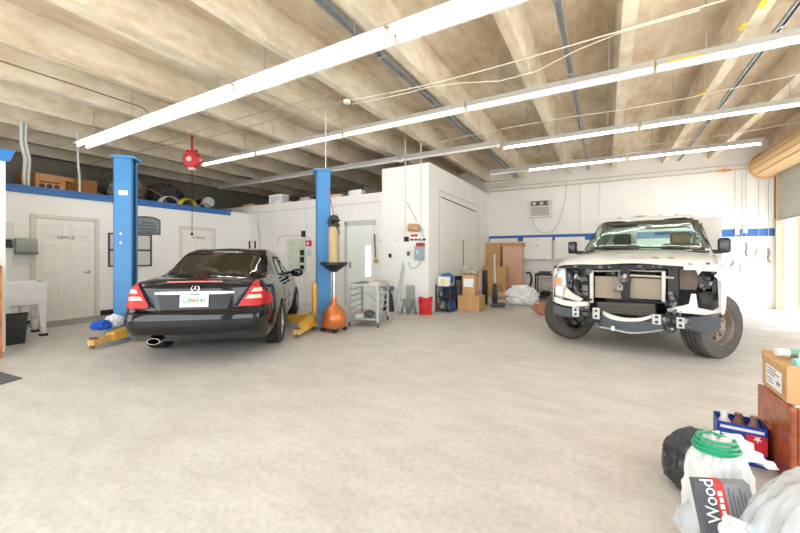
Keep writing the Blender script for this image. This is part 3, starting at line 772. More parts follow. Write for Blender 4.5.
def wheel(parent, name, loc, side, R, W, rim_r, rimm, holes=0, spokes=0, rz=0, treadm=None, brown=None):
    """wheel with its axis along local y; side +1: outer face towards +y"""
    w = bpy.data.objects.new(name, None); COL.objects.link(w); w.parent = parent; w.location = loc; w.rotation_euler = (0, 0, rz)
    h = W / 2; b = MB(); prof = [(rim_r, -h * .8), (rim_r + .02, -h * .95), (rim_r + (R - rim_r) * .5, -h * 1.04), (R * .965, -h * .92), (R * .99, -h * .8)]
    ng = 4
    for g in range(ng + 1):
        c = -h * .8 + 1.6 * h * (g + .0) / (ng + .0)
        if 0 < g < ng: prof += [(R, c - .012), (R - .02, c - .009), (R - .02, c + .009), (R, c + .012)]
    prof += [(R * .99, h * .8), (R * .965, h * .92), (rim_r + (R - rim_r) * .5, h * 1.04), (rim_r + .02, h * .95), (rim_r, h * .8)]
    b.lathe(prof, (0, 0, 0), 'Y', 56)
    b.build('tyre', treadm or RUB, w, ang=30)
    s = side; b = MB()
    if holes:
        b.lathe([(rim_r + .005, -h * .8), (rim_r - .015, -h * .6), (rim_r - .03, s * h * .2)], (0, 0, 0), 'Y', 40)
        b.lathe([(rim_r + .008, s * h * .82), (rim_r - .004, s * h * .9), (rim_r - .018, s * h * .8), (rim_r - .03, s * h * .35), (rim_r * .62, s * h * .22), (rim_r * .45, s * h * .5), (rim_r * .3, s * h * .52), (.001, s * h * .52)], (0, 0, 0), 'Y', 40)
        b.build('rim', rimm, w, ang=40)
        for k in range(holes):
            a = 2 * PI * k / holes; x, z = rim_r * .72 * math.cos(a), rim_r * .72 * math.sin(a)
            MB().cyl((x, s * h * .2, z), (x, s * h * .31, z), rim_r * .11, seg=14).build('rim_hole', INK, w)
        MB().cyl((0, s * h * .3, 0), (0, s * h * .86, 0), rim_r * .27, rim_r * .24, seg=24).build('hub', brown or STEEL, w)
        for k in range(8):
            a = 2 * PI * (k + .5) / 8; x, z = rim_r * .42 * math.cos(a), rim_r * .42 * math.sin(a); MB().cyl((x, s * h * .4, z), (x, s * h * .7, z), .014, seg=6).build('lug_nut', brown or STEEL, w, smooth=False)
    else:
        b.lathe([(rim_r + .004, -h * .75), (rim_r - .012, -h * .5), (rim_r - .02, s * h * .6), (rim_r - .008, s * h * .86), (rim_r + .008, s * h * .84)], (0, 0, 0), 'Y', 40)
        for k in range(spokes):
            a = 2 * PI * k / spokes; ca, sa = math.cos(a), math.sin(a)
            def Q(u, v, y): return (u * ca - v * sa, y, u * sa + v * ca)
            b.hexa([Q(.03, -.035, s * h * .45), Q(rim_r - .015, -.028, s * h * .5), Q(rim_r - .015, .028, s * h * .5), Q(.03, .035, s * h * .45), Q(.03, -.028, s * h * .78), Q(rim_r - .012, -.02, s * h * .86), Q(rim_r - .012, .02, s * h * .86), Q(.03, .028, s * h * .78)])
        b.cyl((0, s * h * .4, 0), (0, s * h * .82, 0), .065, seg=20)
        b.build('rim', rimm, w, ang=40)
        MB().cyl((0, -h * .3, 0), (0, s * h * .3, 0), rim_r * .75, seg=32).build('brake_disc', mat('brake_dark', (88, 84, 80), .5, .6), w)
    return w
# ================= black saloon car
CHEAD = PI / 2 + math.radians(41.2)
car_o = V((-4.90, 3.28, 0))
car = thing('car', 'black saloon car with red striped tail lights parked between the blue lift columns', 'car', car_o, CHEAD)
PBLK = mat('black_car_paint', (8, 9, 12), .05, coat=.25)
CHR = mat('chrome', (214, 216, 218), .12, 1)
CGL = glass('car_tint_glass', (66, 72, 80), .86)
TRIMB = mat('car_trim_black', (12, 12, 13), .6, spec=.2)
CK = [  # x, w, zb, zsh, ys, yA, zA, yR, zR, zC
    (-1.03, .69, .37, .925, .60, .52, .965, .35, .992, .998),
    (-.97, .755, .33, .945, .67, .60, .985, .40, 1.008, 1.015),
    (-.80, .815, .25, .940, .745, .66, .99, .45, 1.020, 1.028),
    (-.50, .855, .24, .945, .775, .70, .998, .47, 1.026, 1.032),
    (-.42, .858, .24, .945, .780, .715, 1.0, .48, 1.036, 1.044),
    (0., .864, .20, .940, .785, .755, .985, .54, 1.185, 1.225),
    (.36, .865, .19, .935, .788, .775, .970, .575, 1.325, 1.382),
    (.8, .866, .18, .930, .788, .778, .950, .585, 1.372, 1.43),
    (1.3, .866, .18, .925, .788, .778, .945, .580, 1.36, 1.42),
    (1.6, .866, .18, .922, .788, .776, .945, .575, 1.31, 1.37),
    (2.0, .864, .18, .918, .785, .765, .948, .56, 1.11, 1.15),
    (2.32, .86, .18, .910, .77, .73, .945, .52, .972, .985),
    (2.8, .85, .18, .870, .74, .68, .895, .45, .92, .935),
    (3.2, .82, .20, .80, .68, .60, .83, .40, .855, .87),
    (3.40, .74, .24, .68, .58, .50, .71, .35, .735, .75),
    (3.50, .62, .30, .56, .46, .40, .59, .28, .605, .61)]
def car_rows():
    rows = []; xs = []
    x = -1.03
    while x < 3.5: xs.append(x); x += .02 if x < -.8 else .03
    xs.append(3.5)
    for x in xs:
        w, zb, zsh, ys, yA, zA, yR, zR, zC = keyed(CK, x)
        sec = [(0, zb), (.80 * w, zb), (.95 * w, zb + .05), (.995 * w, .47), (w, .62), (.985 * w, .76), (.955 * w, zsh - .035), (ys, zsh), (yA, zA), (yR, zR), (.55 * yR, zR + (zC - zR) * .75), (0, zC)]
        rows.append([(x,) + cr(sec, t / 4) for t in range(4 * (len(sec) - 1) + 1)])
    rows[0] = [(x, y, z) for x, y, z in rows[0]]
    return rows
sh = Shell(car_rows())
sh.cap(0, -.05); sh.cap(-1, .08)
def car_warp(c):
    c = c.copy(); t = max(0, min(1, (-.70 - c.x) / .30))
    if t > 0:
        z = c.z; s = 0
        if z < .605: s = -.02 + max(0, (.46 - z)) * .3
        elif z < .635: s = -.02 + .04 * (z - .605) / .03
        else: s = .02 + .06 * min(1, (z - .635) / .28) - (max(0, z - .90) * .55)
        c.x += s * t
    return c
sh.finish(car_warp)
rw = chaikin([(-.665, 1.042), (.665, 1.042), (.525, 1.352), (-.525, 1.352)], 3, f=.12)
sw1 = chaikin([(.40, .985), (.98, .972), (.98, 1.285), (.72, 1.30), (.52, 1.22)], 2, f=.14)
sw2 = chaikin([(1.05, .972), (1.95, .962), (1.66, 1.215), (1.48, 1.285), (1.05, 1.29)], 2, f=.14)
ww = chaikin([(-.66, 1.0), (.66, 1.0), (.50, 1.315), (-.50, 1.315)], 3, f=.12)
for view, poly, nm in (('rear', rw, 'rear_window'), ('right', sw1, 'side_window'), ('right', sw2, 'side_window'), ('left', sw1, 'side_window'), ('left', sw2, 'side_window'), ('front', ww, 'windscreen')):
    patch(sh, view, poly, -.004, .006, .05).build(nm, CGL, car, ang=60)
    ring(sh, view, poly, shrink(poly, .028), .003, .004).build('window_trim', TRIMB, car, ang=60)
sec_ = lambda p: shrink(p, .014)
rw_, s1_, s2_, ww_ = sec_(rw), sec_(sw1), sec_(sw2), sec_(ww)
def win(c):
    if c.x < .45 and c.x > -.5 and inside((c.y, c.z), rw_): return True
    if abs(c.y) > .5 and (inside((c.x, c.z), s1_) or inside((c.x, c.z), s2_)): return True
    return c.x > 1.5 and c.x < 2.4 and inside((c.y, c.z), ww_) and abs(c.y) < .68
sh.cut(win)
for cx in (0, 2.715): sh.arch(cx, .31, .352, .58)
sh.take(lambda c: c.x < -.42 and c.z < .618 and (c.x < -.42)).build('rear_bumper', PBLK, car, ang=50)
sh.take(lambda c: -1.2 < c.x < -.44 and abs(c.y) < .69 and c.z > .955).build('trunk_lid', PBLK, car, ang=50)
mb = MB(); mb.bm.free(); mb.bm = sh.bm; mb.build('body', PBLK, car, ang=50)
# seams, strips and trims
SEAM = mat('seam_black', (4, 4, 5), .6)
for v in ('left', 'right'):
    line(sh, v, chaikin([(1.0, .93), (1.0, .30), (1.0, .27), (.62, .27), (.40, .60), (.36, .93)], 2, False), .004).build('door_gap', SEAM, car)
    line(sh, v, [(1.01, .27), (1.95, .27), (2.06, .6), (2.02, .93)], .004).build('door_gap', SEAM, car)
    line(sh, v, [(.36, .965), (.9, .95), (1.4, .945), (2.05, .945)], .008, 0).build('belt_moulding', CHR, car)
    line(sh, v, [(.40, .58), (1.0, .575), (2.3, .575)], .016, .0, flat=.6).build('side_moulding', PBLK, car)
    for hx in (.55, 1.2): 
        q = sh.hit(FROM[v][0](hx, .85), FROM[v][1]); s = 1 if v == 'left' else -1
        MB().tube([(hx, q.y - s * .01, .845), (hx + .03, q.y + s * .035, .85), (hx + .17, q.y + s * .035, .852), (hx + .2, q.y - s * .01, .85)], .013, 8, 1).build('door_handle', PBLK, car)
    s = 1 if v == 'left' else -1
    m = MB().blob((1.84, s * .94, .965), (.10, .125, .08), .02, 1, 1, 3); mo = m.build('wing_mirror', TRIMB, car)
    MB().hexa([(1.84, s * .74, .945), (1.92, s * .74, .945), (1.90, s * .86, .95), (1.84, s * .86, .95), (1.84, s * .74, .99), (1.92, s * .74, .99), (1.9, s * .86, 1.0), (1.84, s * .86, 1.0)]).build('mirror_arm', TRIMB, mo)
    MB().cbox((1.752, s * .94, .965), (.012, .19, .11), bev=.004).build('mirror_glass', mat('mirror', (60, 64, 68), .08, 1), mo)
line(sh, 'rear', [(-.76, .62), (-.4, .622), (0, .624), (.4, .622), (.76, .62)], .006).build('bumper_gap', SEAM, car)
line(sh, 'rear', chaikin([(.64, .965), (.60, .86), (.47, .80), (.42, .66), (.36, .645), (-.36, .645), (-.42, .66), (-.47, .80), (-.60, .86), (-.64, .965)], 2, False), .005).build('trunk_gap', SEAM, car)
# tail lights
TR = mat('tail_red', (180, 8, 12), .3, coat=.0, var=.1, scale=18); TW = mat('tail_pale', (246, 190, 178), .15, coat=1)
for s, v2 in ((1, 'left'), (-1, 'right')):
    pol = [(s * .475, .685), (s * .72, .685), (s * .76, .70), (s * .755, .82), (s * .685, .985), (s * .65, .99)]
    tl = patch(sh, 'rear', chaikin(pol, 2, f=.1), .004, .016, .03).build('tail_light', TR, car, ang=50)
    patch(sh, v2, chaikin([(-.97, .69), (-.70, .695), (-.72, .76), (-.90, .88), (-.97, .88)], 2, f=.1), .004, .01, .03).build('lamp_side', TR, tl, ang=50)
    for z0, z1, yi in ((.855, .90, .617), (.775, .82, .558)):
        patch(sh, 'rear', [(s * yi, z0), (s * .74, z0), (s * .73, z1), (s * (yi + .03), z1)], .014, .014, .03).build('lamp_stripe', TW, tl, ang=50)
    patch(sh, 'rear', [(s * .435, .69), (s * .47, .69), (s * .64, .985), (s * .625, .985)], .004, .004, .03).build('lamp_edge', TRIMB, tl, ang=50)
# number plate, recess, handle strip, badge
ro = [(-.41, .835), (.41, .835), (.36, .66), (-.36, .66)]
patch(sh, 'rear', ro, .002, .004, .05).build('plate_recess', mat('recess_black', (10, 10, 12), .35), car)
patch(sh, 'rear', chaikin([(-.44, .872), (.44, .872), (.43, .838), (-.43, .838)], 2, f=.15), .004, .022, .05).build('trunk_handle_strip', mat('satin_chrome', (196, 198, 200), .22, 1), car, ang=50)
cen = lambda y, z, off=.0: sh.hit((-3, y, z), (1, 0, 0)) - V((off, 0, 0))
p0 = cen(0, .75, .02)
np_ = MB().cbox((p0.x, 0, .768), (.008, .31, .155), (0, .12, 0), .002).build('number_plate', mat('plate_white', (226, 236, 226), .4, var=.03, scale=9), car, smooth=False)
PG = mat('plate_green', (70, 120, 100), .5)
text('plate_lettering', 'G3F  E43', .075, PG, np_, face_mat((p0.x - .009, 0, .765), (0, -1, 0), (0, 0, 1)), sx=.9)
b = MB().cyl((p0.x - .006, 0, .765), (p0.x - .009, 0, .765), .02, seg=16); b.build('plate_emblem', mat('plate_orange', (226, 138, 70), .5), np_)
for z in (.84, .70): MB().box(p0.x - .008, p0.x - .004, -.06, .06, z - .006, z + .006).build('plate_edge_lettering', PG, np_, smooth=False)
p1 = cen(0, .905, .012)
b = MB(); ringp = [(p1.x, .042 * math.cos(a), .905 + .042 * math.sin(a)) for a in [2 * PI * k / 24 for k in range(25)]]; b.tube(ringp, .0055, 6)
for k in range(3):
    a = PI / 2 + 2 * PI * k / 3; b.cyl((p1.x, 0, .905), (p1.x, .042 * math.cos(a), .905 + .042 * math.sin(a)), .008, .003, 6)
b.build('trunk_badge', CHR, car)
line(sh, 'rear', [(-.30, .985), (0, .99), (.30, .985)], .009).build('high_brake_light', mat('brake_pink', (226, 120, 112), .3), car)
# lip, bumper strip, exhaust
patch(sh, 'rear', [(-.78, .545), (.78, .545), (.78, .50), (-.78, .50)], .002, .02, .05).build('bumper_strip', PBLK, car, ang=50)
ex = MB()
for y in (.44,):
    ex.lathe([(.036, -.14), (.042, -.14), (.044, .1), (.036, .1)], (-.90, y, .30), 'X', 24, 1.7, .9)
ex.build('exhaust_tip', CHR, car)
MB().cbox((-.5, .26, .34), (.4, .3, .10), bev=.04).build('silencer', mat('silencer', (70, 68, 66), .6, .4), car)
MB().box(-.3, 3.3, -.60, .60, .24, .30).build('underbody', mat('underbody', (26, 26, 27), .9), car, smooth=False)
for cx in (0, 2.715):
    for s in (1, -1):
        b = MB(); rows = []
        for i in range(19):
            a = PI * (-.12 + 1.24 * i / 18); rows.append([(cx + .352 * math.cos(a), s * y, .31 + .352 * math.sin(a)) for y in (.58, .845)])
        b.grid(rows); b.build('arch_liner', mat('underbody', (26, 26, 27), .9), car)
        wheel(car, 'wheel', (cx, s * .765, .31), s, .31, .235, .21, mat('alloy', (196, 196, 196), .3, .8), spokes=9)
# interior
INT = mat('car_interior', (44, 44, 46), .8)
MB().box(-.45, .12, -.62, .62, .93, .985, .01).build('parcel_shelf', INT, car)
for y in (-.38, 0, .38): MB().cbox((.2, y, 1.08), (.1, .24, .16), (0, .2, 0), .04).build('headrest', INT, car)
MB().cbox((.2, 0, .75), (.2, 1.2, .5), (0, .2, 0), .06).build('rear_seat', INT, car)
for y in (-.37, .37):
    se = MB().cbox((1.15, y, .80), (.16, .5, .62), (0, -.2, 0), .06).build('front_seat', INT, car)
    MB().cbox((1.02, y, 1.2), (.1, .26, .18), (0, -.1, 0), .04).build('headrest', INT, se)
MB().box(1.85, 2.3, -.7, .7, .7, .95, .03).build('dashboard', INT, car)
MB().box(.0, 2.0, -.7, .7, .28, .34).build('cabin_floor', INT, car, smooth=False)
rt = thing('tissue_box', 'pale box lying on the parcel shelf inside the black car', 'box', car.matrix_basis @ V((-.06, .30, .987)), CHEAD + .3)
MB().box(-.07, .07, -.13, .13, 0, .085, .005).build('carton', mat('pale_box', (206, 214, 214), .6), rt, smooth=False)
MB().blob((0, 0, .09), (.03, .06, .03), .3, 3, 2, 2).build('tissue', PAPER, rt)
# ================= white pickup with its nose taken off
TF = V((-.185, -.983, 0)).normalized(); TO = V((.35, 6.15, 0)); TANG = math.atan2(TF.y, TF.x)
truck = thing('pickup_truck', 'white pickup truck with its grille, bumper and one headlight removed', 'truck', TO, TANG)
TI = (Matrix.Translation(TO) @ Matrix.Rotation(TANG, 4, 'Z')).inverted()
def TP(px, py, xf):
    """point of the truck (in its own axes) that is seen at a pixel, on its cross plane x = xf"""
    return TI @ onP(px, py, TO + TF * xf, TF)
def TY(px, py, xf): p = TP(px, py, xf); return (p.y, p.z)
TWH = mat('truck_white', (222, 221, 217), .3, coat=.4)
TWD = mat('truck_white_dirty', (214, 210, 202), .5, var=.07, scale=7)
TGL = glass('truck_glass', (240, 249, 244), .96)
PLK = mat('bay_black', (36, 36, 38), .6, var=.2, scale=14)
PGR = mat('bay_grey', (92, 94, 98), .5, .3, var=.12, scale=12)
COREM = mat('radiator_core', (158, 144, 128), .7, .2, var=.12, scale=30)
DBR = mat('dusty_brown', (128, 112, 104), .8, var=.15, scale=16)
BEAMM = mat('beam_blue_grey', (80, 84, 90), .45, .3, var=.06)
TK = [  # x, w, zb, zsh, ys, yA, zA, yR, zR, zC
    (-2.50, .965, .52, 1.26, .93, .86, 1.34, .66, 1.86, 1.92),
    (-2.44, .995, .48, 1.26, .95, .89, 1.34, .68, 1.91, 1.975),
    (-2.2, 1.0, .46, 1.26, .955, .90, 1.34, .69, 1.93, 2.0),
    (-1.55, 1.0, .46, 1.26, .955, .90, 1.34, .69, 1.925, 1.995),
    (-1.30, 1.0, .46, 1.255, .955, .90, 1.34, .68, 1.87, 1.945),
    (-1.0, 1.0, .46, 1.25, .955, .895, 1.33, .72, 1.65, 1.71),
    (-.70, 1.0, .46, 1.24, .955, .88, 1.315, .74, 1.385, 1.41),
    (-.60, 1.0, .46, 1.235, .955, .87, 1.305, .62, 1.36, 1.375),
    (-.2, 1.0, .46, 1.20, .955, .87, 1.275, .60, 1.32, 1.335),
    (.2, .995, .46, 1.15, .95, .87, 1.225, .60, 1.265, 1.275),
    (.42, .975, .46, 1.11, .93, .86, 1.175, .58, 1.215, 1.225),
    (.49, .955, .46, 1.08, .90, .84, 1.14, .56, 1.175, 1.185),
    (.515, .935, .46, 1.055, .87, .82, 1.105, .54, 1.14, 1.15)]
def truck_rows():
    rows = []; n = 110
    for k in range(n + 1):
        x = -2.50 + (2.50 + .515) * k / n
        w, zb, zsh, ys, yA, zA, yR, zR, zC = keyed(TK, x)
        sec = [(0, zb), (.90 * w, zb), (.985 * w, zb + .04), (w, .62), (w, .80), (1.0 * w, .98), (.985 * w, zsh - .05), (ys, zsh), (yA, zA), (yR, zR), (.55 * yR, zR + (zC - zR) * .8), (0, zC)]
        rows.append([(x,) + cr(sec, t / 4) for t in range(4 * (len(sec) - 1) + 1)])
    return rows
th = Shell(truck_rows()); th.cap(0, -.03)
def tw(c):
    c = c.copy()   # dented bonnet lip
    if c.x > .25 and c.z > 1.05: c.z += .012 * math.sin(c.y * 7 + 1) * (c.x - .25) / .27
    return c
th.finish(tw)
ws = chaikin([(-.875, 1.375), (.875, 1.375), (.70, 1.915), (-.70, 1.915)], 2, f=.06)
dw = chaikin([(-.86, 1.36), (-1.9, 1.36), (-1.9, 1.84), (-1.42, 1.85)], 2, f=.12)
bw = chaikin([(-.74, 1.38), (.74, 1.38), (.64, 1.86), (-.64, 1.86)], 2, f=.1)
for view, poly, nm in (('front', ws, 'windscreen'), ('left', dw, 'side_window'), ('right', dw, 'side_window'), ('rear', bw, 'rear_window')):
    patch(th, view, poly, -.004, .006, .07).build(nm, TGL, truck, ang=60)
    ring(th, view, poly, shrink(poly, .026), .003, .004).build('window_seal', TRIMB, truck, ang=60)
ws_, dw_, bw_ = shrink(ws, .016), shrink(dw, .016), shrink(bw, .016)
line(th, 'left', [(-.72, .5), (-.72, 1.0), (-.80, 1.30)], .004).build('door_gap', SEAM, truck)
line(th, 'right', [(-.72, .5), (-.72, 1.0), (-.80, 1.30)], .004).build('door_gap', SEAM, truck)
bon = [(.515, 0)]
th.cut(lambda c: (-1.45 < c.x < -.6 and c.z > 1.36 and inside((c.y, c.z), ws_)) or (abs(c.y) > .6 and c.x < -.7 and inside((c.x, c.z), dw_)) or (c.x < -2.4 and inside((c.y, c.z), bw_)))
th.cut(lambda c: c.x > -.72 and c.z < .56 and abs(c.y) < .93)
th.cut(lambda c: c.x > .36 and c.z < .62)
th.arch(0, .44, .50, .7)
hood = th.take(lambda c: c.x > -.60 and abs(c.y) < .885 and c.z > 1.04)
bmesh.ops.delete(hood.bm, geom=[f for f in hood.bm.faces if f.calc_center_median().x > .478], context='FACES')
ho = hood.build('bonnet', TWH, truck, ang=50)
for v, s in (('left', 1), ('right', -1)):
    th.take(lambda c: c.x > -.71 and c.y * s > .7).build('front_wing', TWH, truck, ang=50)
mb = MB(); mb.bm.free(); mb.bm = th.bm; mb.build('cab', TWH, truck, ang=50)
# bonnet badge dents as grey bars, dent shade put in the colour, wipers, rain gutter lights
for y, x in ((.22, 655), (.22, 670)):
    b = MB().cbox((TP(x, 258, y).x, TP(x, 258, y).y, th.hit((TP(x, 258, y).x, TP(x, 258, y).y, 4), (0, 0, -1)).z + .004), (.16, .035, .014), (.1, .06, .5), .004); b.build('badge_dent_shade', mat('shadow_grey', (168, 164, 160), .5), ho)
MB().box(-.78, -.58, -.84, .84, 1.345, 1.372, .01).build('cowl_panel', BLK, truck, smooth=False)
for y0, y1, in ((.62, -.05), (-.08, -.72)):
    MB().tube([(-.66, y0, 1.40), (-.70, (y0 + y1) / 2, 1.425), (-.72, y1, 1.435)], .012, 6, 1).build('wiper', BLK, truck)
for y in (-.42, -.2, 0, .2, .42): MB().cbox((-1.62, y, 2.005), (.12, .07, .03), bev=.012).build('roof_lamp', mat('roof_lamp', (206, 204, 196), .3), truck)
MB().box(-1.95, -1.7, -.2, .02, 1.99, 2.035, .01).build('roof_beacon', mat('beacon_blue', (120, 140, 176), .3), truck, smooth=False)
# interior
CABI = mat('cab_interior', (170, 168, 160), .8); SEATM = mat('seat_tan', (150, 128, 104), .8)
MB().box(-2.3, -.75, -.88, .88, .5, .54).build('cab_floor', CABI, truck, smooth=False)
MB().box(-1.15, -.78, -.86, .86, .95, 1.385, .05).build('dashboard', mat('dash_dark', (58, 60, 60), .7), truck)
for y in (-.45, .45):
    se = MB().cbox((-2.0, y, 1.15), (.18, .56, .75), (0, -.15, 0), .06).build('seat', SEATM if y > 0 else mat('seat_dark', (84, 84, 82), .8), truck)
    MB().cbox((-2.07, y, 1.62), (.12, .30, .22), (0, -.1, 0), .05).build('headrest', SEATM if y > 0 else mat('seat_dark', (84, 84, 82), .8), se)
b = MB(); b.tube([(-1.34 + .06 * math.sin(a), .42 + .19 * math.cos(a), 1.30 + .17 * math.sin(a)) for a in [2 * PI * k / 24 for k in range(25)]], .014, 8)
b.cyl((-1.34, .42, 1.30), (-1.15, .42, 1.2), .03, seg=10).box(-1.35, -1.33, .25, .59, 1.285, 1.315); b.build('steering_wheel', BLK, truck)
MB().cbox((-1.25, 0.02, 1.80), (.03, .22, .07), bev=.012).build('inner_mirror', mat('inner_mirror_grey', (150, 148, 140), .4), truck)  # mirror housing in plain grey
b = MB(); b.tube([(-1.0, -.70, 1.42), (-1.06, -.3, 1.58), (-1.12, .2, 1.80), (-1.12, .6, 1.86)], .012, 6, 2)
# door mirrors
for s in (-1, 1):
    m = MB().cbox((-.92, s * (1.0 if s > 0 else 1.05), 1.45), (.12, .14, .22), (0, 0, s * .1), .035).build('door_mirror', BLK, truck, ang=50)
    MB().cbox((-.92, s * .93, 1.36), (.07, .14, .06), bev=.02).build('mirror_arm', BLK, m)
    MB().cbox((-.855, s * (1.0 if s > 0 else 1.05), 1.46), (.012, .10, .12), bev=.004).build('turn_lamp', mat('mirror_panel', (66, 68, 72), .25), m)
# service body behind the cab
SB = mat('service_body', (206, 204, 198), .45, var=.03)
MB().box(-5.2, -2.6, -1.02, 1.02, .62, 1.35, .02).build('service_body', SB, truck, smooth=False)
b = MB()
for s in (-1, 1): b.box(-5.2, -2.62, s * 1.02 - (.42 if s > 0 else 0), s * 1.02 + (0 if s > 0 else .42), 1.35, 2.02, .02)
b.build('tool_chest', SB, truck, smooth=False)
MB().box(-5.0, -.2, -.5, .5, .45, .6).build('chassis_frame', mat('chassis_black', (34, 34, 36), .7), truck, smooth=False)
# wheels, steered
RIMM = mat('rusty_rim', (132, 120, 108), .6, .5, var=.15, scale=12); HUBM = mat('hub_steel', (160, 146, 130), .5, .5, var=.15, scale=12)
TYR = mat('truck_tyre', (84, 80, 76), .85, var=.12, scale=16)
for s in (1, -1):
    wheel(truck, 'wheel', (-.02, s * .85, .405), s, .405, .27, .235, RIMM, holes=8, rz=-.56, treadm=TYR, brown=HUBM)
    wheel(truck, 'wheel', (-3.65, s * .85, .405), s, .405, .27, .235, RIMM, holes=8, treadm=TYR, brown=HUBM)
    b = MB(); rows = []
    for i in range(15):
        a = PI * (0.02 + .75 * i / 14); rows.append([(.0 + .50 * math.cos(PI - a), s * y, .44 + .50 * math.sin(PI - a)) for y in (.45, .99)])
    b.grid(rows); b.build('wheel_liner', PLK, truck)
MB().cyl((-.02, -.75, .40), (-.02, .75, .40), .06, seg=16).cyl((-.02, .2, .36), (-.02, .2, .52), .14, seg=20).build('front_axle', PLK, truck)
b = MB()
for y in (-.42, .42):
    for k in range(28):
        pass
    b.tube([(-.05 + .07 * math.cos(k * .7), y + .07 * math.sin(k * .7), .45 + .009 * k) for k in range(40)], .012, 6)
b.build('coil_springs', PLK, truck)
# ---- the open nose, all measured on cross planes of the truck
def tbox(name, px0, py0, px1, py1, xf, depth, m, parent=truck, bev=.006):
    p, q = TP(px0, py0, xf), TP(px1, py1, xf)
    return MB().box(xf - depth, xf, min(p.y, q.y), max(p.y, q.y), min(p.z, q.z), max(p.z, q.z), bev).build(name, m, parent, smooth=False)
def tpoly(name, pix, xf, depth, m, parent=truck):
    return MB().prism([TY(x, y, xf) for x, y in pix], 'X', xf - depth, xf).build(name, m, parent, smooth=False)
def ttube(name, pts, r, m, parent=truck, smooth=2):
    return MB().tube([TP(x, y, xf) for x, y, xf in pts], r, 8, smooth).build(name, m, parent)
MB().box(-.62, -.55, -.9, .9, .6, 1.30).build('firewall', PLK, truck, smooth=False)
MB().box(-.5, .1, -.35, .3, .55, 1.1, .06).build('engine_block', mat('engine_grey', (70, 70, 72), .6, .4, var=.2, scale=9), truck)
for z0, z1, a, b_ in ((276, 299, 595, 621), (278, 300, 630, 662)):
    r = tbox('radiator', a, z0, b_, z1, .30, .06, COREM)
    p, q = TP(a, z0, .30), TP(b_, z1, .30); k = MB(); n = 26
    for i in range(n):
        z = q.z + (p.z - q.z) * (i + .5) / n; k.box(.298, .304, min(p.y, q.y), max(p.y, q.y), z - .004, z + .004)
    k.build('radiator_fins', mat('fin_tan', (176, 162, 144), .6, .3), r, smooth=False)
tpoly('upper_crossmember', [(553, 266), (560, 265), (722, 265), (722, 268), (672, 269), (600, 269), (554, 268)], .44, .10, PLK)
for x, y, w_ in ((575, 266, 2), (600, 267, 2.5), (640, 266, 2), (660, 266, 2), (690, 265, 2.5), (708, 264, 2)):
    tbox('support_clip', x - w_, y - 1.5, x + w_, y + 2, .452, .02, PGR)
ttube('cooler_pipe', [(630, 275.5, .36), (650, 276, .36), (674, 278, .37)], .016, mat('bare_aluminium', (206, 200, 192), .35, .7))
ttube('cooler_pipe', [(592, 271, .36), (612, 271, .36), (622, 270, .37)], .014, mat('bare_aluminium', (206, 200, 192), .35, .7))
ttube('cooler_pipe', [(629, 270, .36), (645, 271, .36), (663, 271, .37)], .013, mat('bare_aluminium', (206, 200, 192), .35, .7))
tpoly('latch_support', [(621, 266), (629, 266), (630, 280), (628, 300), (622, 300), (621, 284)], .40, .06, PLK)
tbox('bonnet_latch', 619, 275, 627, 282, .43, .04, PGR); tbox('horn', 616, 284, 623, 291, .42, .06, mat('horn_grey', (140, 140, 142), .4, .5), bev=.012)
for x0, y0, x1, y1 in ((589.5, 270, 593, 303), (661.5, 271, 665.5, 304)): tbox('side_rail', x0, y0, x1, y1, .38, .06, mat('pale_alloy', (206, 202, 192), .5, .3))
tpoly('left_shroud', [(563, 269), (590, 269), (591, 303), (578, 300), (566, 286)], .30, .10, PLK)
for x0, y0, x1, y1, m in ((566, 272, 572, 288, PGR), (575, 270, 579, 290, PLK), (580, 277, 587, 281, PGR), (582, 285, 588, 296, mat('bay_mid', (116, 114, 112), .6, var=.2)), (570, 290, 578, 297, PGR), (584, 271, 588, 275, mat('bay_mid', (116, 114, 112), .6, var=.2))):
    tbox('bay_component', x0, y0, x1, y1, .36, .06, m)
ttube('wiring_loom', [(566, 270, .40), (574, 278, .41), (577, 290, .42), (586, 298, .42), (592, 300, .4)], .012, INK)
ttube('wiring_loom', [(621, 294, .42), (632, 300, .42), (645, 301, .41), (664, 303, .4)], .012, INK)
tpoly('right_shroud', [(668, 269), (678, 269), (679, 298), (675, 305), (668, 305)], .36, .10, BLK)
tpoly('air_box', [(679, 268), (698, 267), (700, 278), (696, 291), (680, 292)], .26, .14, DBR)
tpoly('dark_bay', [(678, 289), (697, 290), (699, 305), (690, 306), (677, 307)], .24, .06, PLK)
tpoly('dark_bay', [(697, 266), (719, 270), (719, 310), (697, 309)], .20, .04, INK)
q = TP(707, 301, .36); b = MB().lathe([(.001, .16), (.07, .15), (.115, .11), (.12, 0), (.1, -.05)], (.22, q.y, q.z), 'X', 28); b.build('washer_reservoir', mat('reservoir_black', (58, 56, 56), .5), truck)
tbox('battery', 699, 276, 711, 289, .30, .14, mat('battery_grey', (84, 84, 82), .6, var=.2)); tbox('relay_box', 712, 280, 717, 296, .30, .08, PGR)
# white sheet metal of the right corner
tpoly('radiator_panel_lower', [(672, 307), (682, 306), (689, 304), (691, 294), (696, 294), (698, 308), (713, 311), (721, 306), (724, 307), (724, 312), (706, 315), (672, 312)], .44, .05, TWH)
tpoly('radiator_panel_upper', [(683, 266), (700, 264.5), (721, 265), (722, 272), (702, 271), (698, 275), (696, 270), (684, 270)], .46, .05, TWH)
tpoly('radiator_panel_side', [(717, 268), (722.5, 267), (724.5, 308), (719, 309)], .47, .05, TWD)
tbox('panel_tab', 716, 274, 721.5, 278, .478, .03, TWH)
